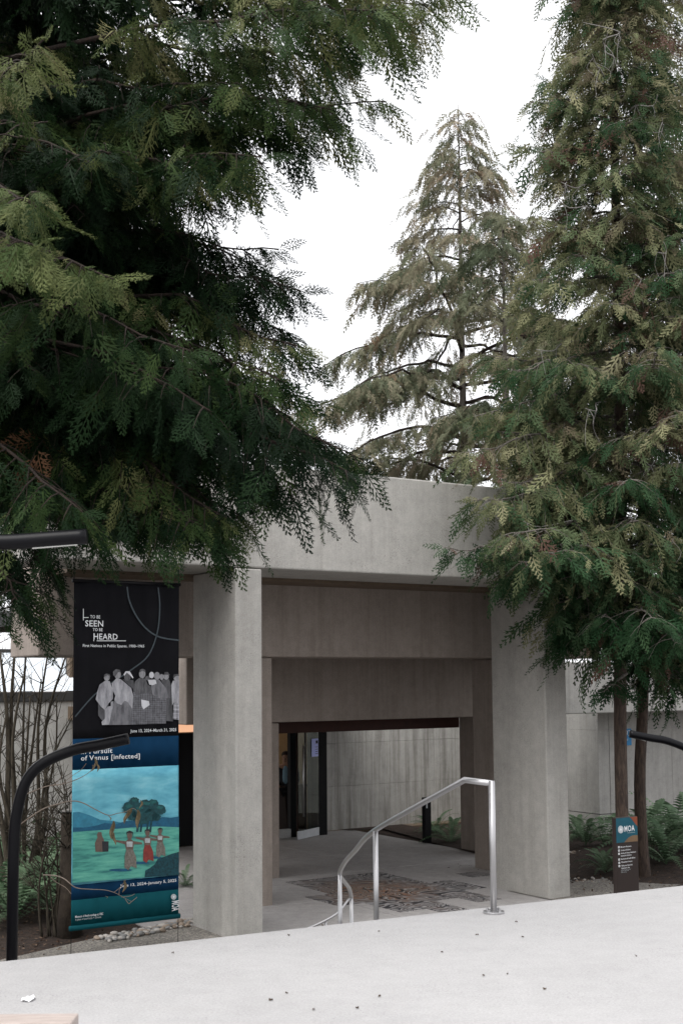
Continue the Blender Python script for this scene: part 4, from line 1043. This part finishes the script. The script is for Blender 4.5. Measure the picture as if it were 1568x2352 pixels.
# surveyed boughs on the left flank of the first cedar and low on the right
def rb(tree, b_, tip, Y, z0, mid=.1, **kw):
    e = at(tip[0], tip[1], Y); a = Vector((b_.x + .1, b_.y, e.z + z0)); k = dict(RK); k.update(kw)
    bough(tree, [a, a.lerp(e, .4) + Vector((0, 0, mid)), a.lerp(e, .75) + Vector((0, 0, mid * .3)), e], .03, rg, seed=int(rg.integers(1e6)), **k)
rb(t1, b1, (1020, 1258), 15.6, .35, -.12, side=.5, tb=.3); rb(t1, b1, (1085, 1150), 15.8, .5, .1, tb=.3); rb(t1, b1, (1110, 1280), 16, .4, .05, tb=.25); rb(t1, b1, (1190, 1290), 15.6, .4, .1, tb=.25)
rb(t1, b1, (1060, 1040), 16.2, .6, .1); rb(t1, b1, (1075, 960), 16.6, .6, .1); rb(t1, b1, (1150, 1230), 15.2, .4, .1, tb=.3); rb(t1, b1, (1250, 1270), 15, .3, .1, tb=.25); rb(t1, b1, (1180, 335), 16.4, .25, .0, side=.5)
rb(t1, b1, (1215, 235), 16.8, .25, .05, side=.5); rb(t1, b1, (1300, 130), 16.8, .3, .05, side=.5); rb(t1, b1, (1330, 1420), 16.5, .3, .1, tb=.15, brown=.02); rb(t1, b1, (1385, 1590), 16.8, .25, .0, side=.35, slen=.28, tb=.2, brown=0)
rb(t1, b1, (1500, 1420), 15.5, .3, .1, tb=.2); rb(t1, b1, (1560, 1480), 16, .4, .1, tb=.15); rb(t2, b2, (1560, 1560), 18, .4, .05, tb=.15, brown=.02); rb(t2, b2, (1640, 1500), 17.6, .4, .1, tb=.15)
for tip_, Y_, z_ in [((1340, 1455), 16.6, .4), ((1325, 1375), 16.4, .4), ((1415, 1500), 16.6, .4), ((1380, 1420), 16, .4), ((1290, 1330), 16.2, .4)]:
    rb(t1, b1, tip_, Y_, z_, .08, tb=.18, brown=.02)
for tip_, Y_, z_ in [((1545, 1560), 18, .5), ((1600, 1590), 18.4, .5), ((1510, 1470), 18, .4), ((1580, 1480), 18, .5), ((1560, 1400), 17.4, .5)]:
    rb(t2, b2, tip_, Y_, z_, .08, tb=.18, brown=.02)
# bare pale twigs showing through the crown
dead = MB()
for k in range(16):
    px = rg.uniform(1230, 1560); py = rg.uniform(30, 1280); Y = rg.uniform(15.4, 16.6)
    p0 = at(px, py, Y); c0 = Vector((b1.x + .1, b1.y, p0.z + rg.uniform(.2, .7))); dv = (p0 - c0); q0 = c0.lerp(p0, .45)
    L = dv.length * .55; dn = dv.normalized(); sd = Vector((-dn.y, dn.x, 0))
    pts = [q0, q0 + dn * L * .4 + Vector((0, 0, .05)) + sd * rg.normal(0, .06), q0 + dn * L * .8 + sd * rg.normal(0, .12), q0 + dn * L * 1.15 + Vector((0, 0, .10)) + sd * rg.normal(0, .2)]
    sp = smooth_path(pts, 3); dead.tube(sp, [.010 * (1 - i / 12) + .002 for i in range(len(sp))], 4)
    for w in range(3):
        c = sp[int(rg.integers(3, 9))]; e = Vector((rg.normal(0, .06), rg.normal(0, .06), -rg.uniform(.15, .55)))
        dead.tube(smooth_path([c, c + e * .5 + sd * rg.normal(0, .06), c + e], 3), [.005 - .0005 * i for i in range(7)], 3)
bark('bark_dead', (.16, .15, .14), (.42, .40, .38))
dead.build('dead_twigs', 'bark_dead', t1, smooth=True, kind='stuff')

# far trees behind the roof
FK = dict(side=1.45, step=.13, sp_step=.105, slen=.34, hang=1.5, tpls=TPL_FAR, lm='leaf_far', bm='bark_dark', tb=.5, tv=.35, brown=.02, t0=.22, twig=False)
def far_tree(label, pxc, Y, ytop, tbl, dz, z_lo_px, rg, **kw):
    c = at(pxc, 1500, Y); top = at(pxc, ytop, Y).z
    o = thing('conifer_tree', label, 'tree', (c.x, Y, ZF), 'conifers behind the museum roof')
    trunk(o, [(c.x, Y, ZF - .2), (c.x, Y, 5), (c.x, Y, top * .75), (c.x, Y, top)], [.16, .12, .045, .006], 'bark_grey', 10)
    k = dict(FK); k.update(kw)
    conifer(o, (c.x, Y, ZF), top, prof_px(tbl, Y, pxc), at(pxc, z_lo_px, Y).z, dz, rg, shape=(.30, -.46, .0), cull=.45, wild=.16, rmin=.82, **k)
    return o
rg = np.random.default_rng(21)
far_tree('brownish pointed conifer behind the roof with gaps showing its trunk', 1072, 30, 238, [(238, 8), (300, 32), (400, 74), (470, 100), (540, 130), (600, 205), (690, 260), (820, 360), (950, 385), (1080, 370), (1200, 320)], .135, 1180, rg)
far_tree('greener conifer between the pointed conifer and the right cedars', 1172, 26, 470, [(470, 10), (540, 60), (650, 90), (800, 130), (950, 150), (1080, 160), (1180, 150)], .19, 1150, rg, tb=.18, tv=.25)
far_tree('olive conifer glimpsed through the boughs of the near left cedar', 60, 27, 560, [(560, 10), (800, 120), (1000, 150), (1250, 170), (1450, 150)], .30, 1400, rg, tb=.35)

# ------------------------------------------------------------------ ferns
def frond_mesh(k):
    r_ = random.Random(k); V, F = [], []
    n = 17; H_ = .42
    def ax(t): return np.array([t, 0, H_ * math.sin(t * 2.3) * .75 - .12 * t * t])
    for i in range(n):
        t = .12 + .86 * i / (n - 1); p = ax(t); L = .15 * math.sin(min(1, t * 1.6 + .1) * math.pi * .5) * (1 - t) ** .45 + .02
        for sg in (1, -1):
            d = np.array([.35, sg * .94, -.15]); w = .024; i0 = len(V)
            V += [tuple(p - np.array([w, 0, 0])), tuple(p + d * L * .5 + np.array([-w * .7, 0, .01])), tuple(p + d * L), tuple(p + d * L * .5 + np.array([w * .9, 0, .01])), tuple(p + np.array([w, 0, 0]))]
            F.append(tuple(range(i0, i0 + 5)) if sg > 0 else tuple(range(i0 + 4, i0 - 1, -1)))
    i0 = len(V)
    for i in range(6):
        p = ax(i / 5); V += [tuple(p + np.array([0, .005, 0])), tuple(p - np.array([0, .005, 0]))]
    F += [(i0 + 2 * i, i0 + 2 * i + 1, i0 + 2 * i + 3, i0 + 2 * i + 2) for i in range(5)]
    me = bpy.data.meshes.new('frond'); me.from_pydata(V, [], F); me.update()
    a = me.attributes.new('tint', 'FLOAT', 'FACE'); a.data.foreach_set('value', [min(1, max(0, .5 + .18 * (k % 4 - 1.5) + r_.gauss(0, .08))) for _ in F])
    me.materials.append(MATS['leaf_fern']); return me
FR = [frond_mesh(k) for k in range(6)]
def fern(px, py, size, label, group=None, Y=None, n=19):
    size *= 1.25
    p = atz(px, py) if Y is None else at(px, py, Y)
    p.z = ZF - .02 + soil_height(p.x, p.y)
    o = thing('sword_fern', label, 'fern', p, group)
    for k in range(n):
        f = bpy.data.objects.new('frond', rnd.choice(FR)); COL.objects.link(f); f.parent = o
        f.rotation_euler = (rnd.uniform(-.25, .25), rnd.uniform(-.75, .12), 2 * math.pi * k / n + rnd.uniform(-.25, .25))
        s_ = size * rnd.uniform(.75, 1.15); f.scale = (s_, s_, s_)
GF = 'sword ferns in the left bed'
for (x, y, s_, lab) in [(125, 2108, .75, 'sword fern with spread fronds just left of the banner bottom'), (30, 2130, .7, 'sword fern behind the foot of the near black pole'), (75, 2075, .8, 'sword fern in front of the dark stump in the left bed'),
                        (5, 2050, .8, 'sword fern at the left edge below the bare stems'), (110, 2010, .8, 'sword fern at the foot of the bare shrub stems'), (50, 1985, .8, 'farthest sword fern in the left bed against the wall'), (-20, 2110, .8, 'sword fern cut by the left picture edge')]:
    fern(x, y, s_, lab, GF)
for (x, y, s_, lab) in [(1345, 1952, .55, 'low sword fern beside the pebble edge right of the portal'), (1385, 1945, .6, 'sword fern between the pebble edge and the museum sign'), (1325, 1925, .5, 'small dark fern tucked by the right pillar base'), (1390, 2010, .42, 'small fern in the mulch left of the museum sign')]:
    fern(x, y, s_, lab, 'sword ferns by the right portal')
for (x, y, s_, lab) in [(1500, 1985, .85, 'big sword fern beside the slim trunk right of the sign'), (1545, 1955, .9, 'tall sword fern below the right black light arm'), (1580, 1990, .85, 'sword fern running out of the right edge'), (1480, 1950, .7, 'sword fern at the foot of the slim trunk'), (1530, 2005, .8, 'front sword fern above the mulch at the right')]:
    fern(x, y, s_, lab, 'sword ferns right of the sign')
fern(1000, 1915, .5, 'dim fern against the far court wall by the black post'); fern(1035, 1935, .5, 'dim fern beside the innermost right pillar'); fern(425, 2035, .3, 'tiny fern glimpsed between the banner and the left pillar')

# dim bed in the court
sheet('court_bed', [atz(800, 1909), atz(880, 1905), atz(1090, 1962), S(8.6, 5.3, 0), S(8.6, 8.7, 0), S(7.0, 8.7, 0)], ZF + .008, 'bark_mulch')

# leaf litter over the beds
rgl = np.random.default_rng(3)
def litter(polyfn, n, seed):
    r_ = np.random.default_rng(seed); P, X, Nn, L, T = [], [], [], [], []
    while len(P) < n:
        p = polyfn(r_)
        P.append((p.x, p.y, ZF - .015 + soil_height(p.x, p.y) + .012)); X.append(r_.normal(0, 1, 3) * np.array([1, 1, .25])); Nn.append(np.array([0, 0, 1]) + r_.normal(0, .35, 3)); L.append(r_.uniform(.02, .065)); T.append(r_.random())
    tv = np.array([(0, 0, 0), (.5, -.25, .05), (1, 0, 0), (.5, .25, .05)]); tt = np.array([(0, 1, 2), (0, 2, 3)], np.int32)
    o = leaf_mesh('leaf_litter', P, X, Nn, L, T, [(tv, tt)], 'leaf_litter', None, seed); return o
litter(lambda r_: S(*(lambda a: (a, .95 + .45 * a + 2.0 - .9 + r_.uniform(-.45, 3.6)))(r_.uniform(-5, -.9)), 0), 2600, 1)
litter(lambda r_: S(r_.uniform(5.6, 13), r_.uniform(-.9, 3.4), 0), 2600, 2)
litter(lambda r_: S(r_.uniform(-4, 0), r_.uniform(-1.6, .3), 0), 160, 4)

# ------------------------------------------------------------------ bare shrubs, stump and dry vines on the left
rs = np.random.default_rng(9)
def shrub(px, py, Y, tops, label):
    p = at(px, py, Y); p.z = ZF + .03
    o = thing('bare_shrub', label, 'shrub', p, 'bare shrubs left of the banner')
    for (tx, ty, r_) in tops:
        e = at(tx, ty, Y + rs.uniform(-.5, .5)); b0 = p + Vector((rs.uniform(-.12, .12), rs.uniform(-.12, .12), -.05))
        pts = smooth_path([b0, b0.lerp(e, .35) + Vector((rs.normal(0, .06), 0, 0)), b0.lerp(e, .7) + Vector((rs.normal(0, .07), 0, .03)), e], 4)
        k = len(pts); mb = MB(); mb.tube(pts, [max(.005, r_ * (1 - .8 * i / k)) for i in range(k)], 7)
        for q in range(13):
            i = rs.integers(k // 4, k - 1); a = pts[i]; d = Vector((rs.normal(0, .6), rs.normal(0, .4), rs.uniform(.1, .8))).normalized(); L = rs.uniform(.25, .7)
            tw = [a, a + d * L * .5 + Vector((0, 0, .03)), a + d * L + Vector((rs.normal(0, .05), 0, .1))]
            mb.tube(tw, [.008, .005, .002], 4)
            for w in range(2):
                c = tw[1]; d2 = (d + Vector((rs.normal(0, .7), rs.normal(0, .5), rs.uniform(-.3, .5)))).normalized(); mb.tube([c, c + d2 * L * .5], [.004, .0015], 3)
        mb.build('stem', 'bark_shrub', o, smooth=True)
shrub(25, 2020, 17.0, [(0, 1500, .06), (35, 1480, .055), (60, 1530, .04), (-25, 1560, .05), (70, 1600, .035), (15, 1640, .04), (-10, 1450, .04)], 'bare brown shrub stems at the left edge, thickest clump')
shrub(65, 2020, 17.6, [(150, 1510, .045), (110, 1500, .04), (95, 1560, .035), (165, 1650, .03), (130, 1600, .03), (60, 1480, .03)], 'bare shrub with a thick stem leaning toward the banner')
shrub(118, 2040, 15.6, [(95, 1800, .018), (140, 1770, .015), (70, 1820, .015), (120, 1850, .018), (160, 1830, .012), (100, 1900, .014), (150, 1790, .012)], 'low twiggy dry shrub close beside the lower banner')
sp_ = at(160, 2075, 15.6); sp_.z = ZF
stp = thing('tree_stump', 'dark rotten tree stump with a pale rim beside the banner edge', 'stump', sp_)
mb = MB(); zt_ = at(150, 1868, 15.6).z
k = 12
mb.tube([sp_ + Vector((.0, 0, -.1)), sp_ + Vector((0, 0, .5)), Vector((sp_.x + .02, sp_.y, zt_))], [.17, .125, .13], k)
mb.v = [(x + .02 * mnoise.noise(Vector((x * 9, y * 9, z * 2))), y + .02 * mnoise.noise(Vector((x * 9, y * 9, z * 2 + 7))), z + (.04 * mnoise.noise(Vector((x * 14, y * 14, 1))) if z > zt_ - .01 else 0)) for x, y, z in mb.v]
mb.build('stump_body', 'stump_bark', stp, smooth=True)
MB().tube([Vector((sp_.x + .02, sp_.y, zt_ + .02)), Vector((sp_.x + .02, sp_.y, zt_ + .045))], [.135, .12], k).build('stump_rim', 'bark_dead', stp, smooth=True)

def vine(label, pts, Y, leaves, twigs=(), r_=.008):
    P = [at(*c2(x, y), Y + dy) for x, y, dy in pts]
    o = thing('dry_vine', label, 'vine', Vector((P[0].x, P[0].y, P[0].z)), 'dry vine shoots crossing the banner')
    sp = smooth_path(P, 5); k = len(sp)
    MB().tube(sp, [r_ * (1 - .75 * i / k) for i in range(k)], 5).build('shoot', 'vine_bark', o, smooth=True)
    for tw in twigs: MB().tube(smooth_path([at(*c2(x, y), Y) for x, y in tw], 3), [.004] * (3 * (len(tw) - 1) + 1), 4).build('twig', 'vine_bark', o)
    for (x, y, L, an) in leaves:
        L *= .65; c = at(*c2(x, y), Y - .03); mb = MB(); d = Vector((math.sin(an), .1, -math.cos(an))); n_ = Vector((math.cos(an), .35, math.sin(an)))
        vs, fs = [], []
        for i in range(7):
            t = i / 6; L_ = L; w = L * .12 * math.sin(math.pi * (.08 + .9 * t)) ; cc = c + d * L * t + Vector((.012 * math.sin(t * 5 + x), .02 * math.sin(t * 4), 0))
            vs += [cc - n_ * w, cc + Vector((0, -.012, 0)), cc + n_ * w]
        for i in range(6):
            a_ = i * 3; fs += [(a_, a_ + 1, a_ + 4, a_ + 3), (a_ + 1, a_ + 2, a_ + 5, a_ + 4)]
        mb.add(vs, fs); mb.build('dried_leaf', 'dry_leaf', o)
VY = 13.2
vine('dry vine shoot with curled leaves crossing the printed tree', [(160, 825, .8), (320, 715, .5), (450, 670, .3), (555, 648, 0), (640, 665, 0), (740, 718, 0), (830, 757, 0), (900, 742, 0), (960, 732, 0), (1010, 705, 0), (1045, 720, 0), (1065, 770, 0)], VY,
     [(1000, 700, .24, -.35), (1050, 715, .3, .05), (840, 760, .08, 0), (862, 800, .3, -.05), (870, 890, .2, .1), (1080, 640, .14, -.1), (975, 720, .22, -.2)])
vine('dry vine shoot rising to a leaf over the lettering', [(150, 620, .9), (250, 575, .6), (360, 535, .4), (470, 520, .2), (570, 490, 0), (650, 450, 0), (700, 410, 0), (725, 360, 0)], VY, [(728, 315, .18, -.05), (740, 350, .16, .1), (715, 370, .12, -.3)], [[(470, 520), (560, 450), (620, 410), (660, 360)], [(400, 530), (440, 500), (480, 450)]])
vine('low dry vine shoot with twiggy end over the banner foot', [(330, 1215, .5), (430, 1222, .3), (500, 1250, .1), (580, 1312, 0), (700, 1325, 0), (800, 1330, 0), (880, 1352, 0), (950, 1390, 0), (1010, 1420, 0)], VY, [(960, 1255, .2, -.2), (815, 1375, .04, 0)], [[(870, 1350), (920, 1310), (965, 1250)], [(910, 1370), (915, 1310)], [(930, 1385), (1000, 1375), (1030, 1360)], [(960, 1400), (985, 1435), (1000, 1425), (1050, 1385)], [(380, 1225), (430, 1270), (500, 1310), (545, 1360)]], .007)
print('TRIS', TRI[0])
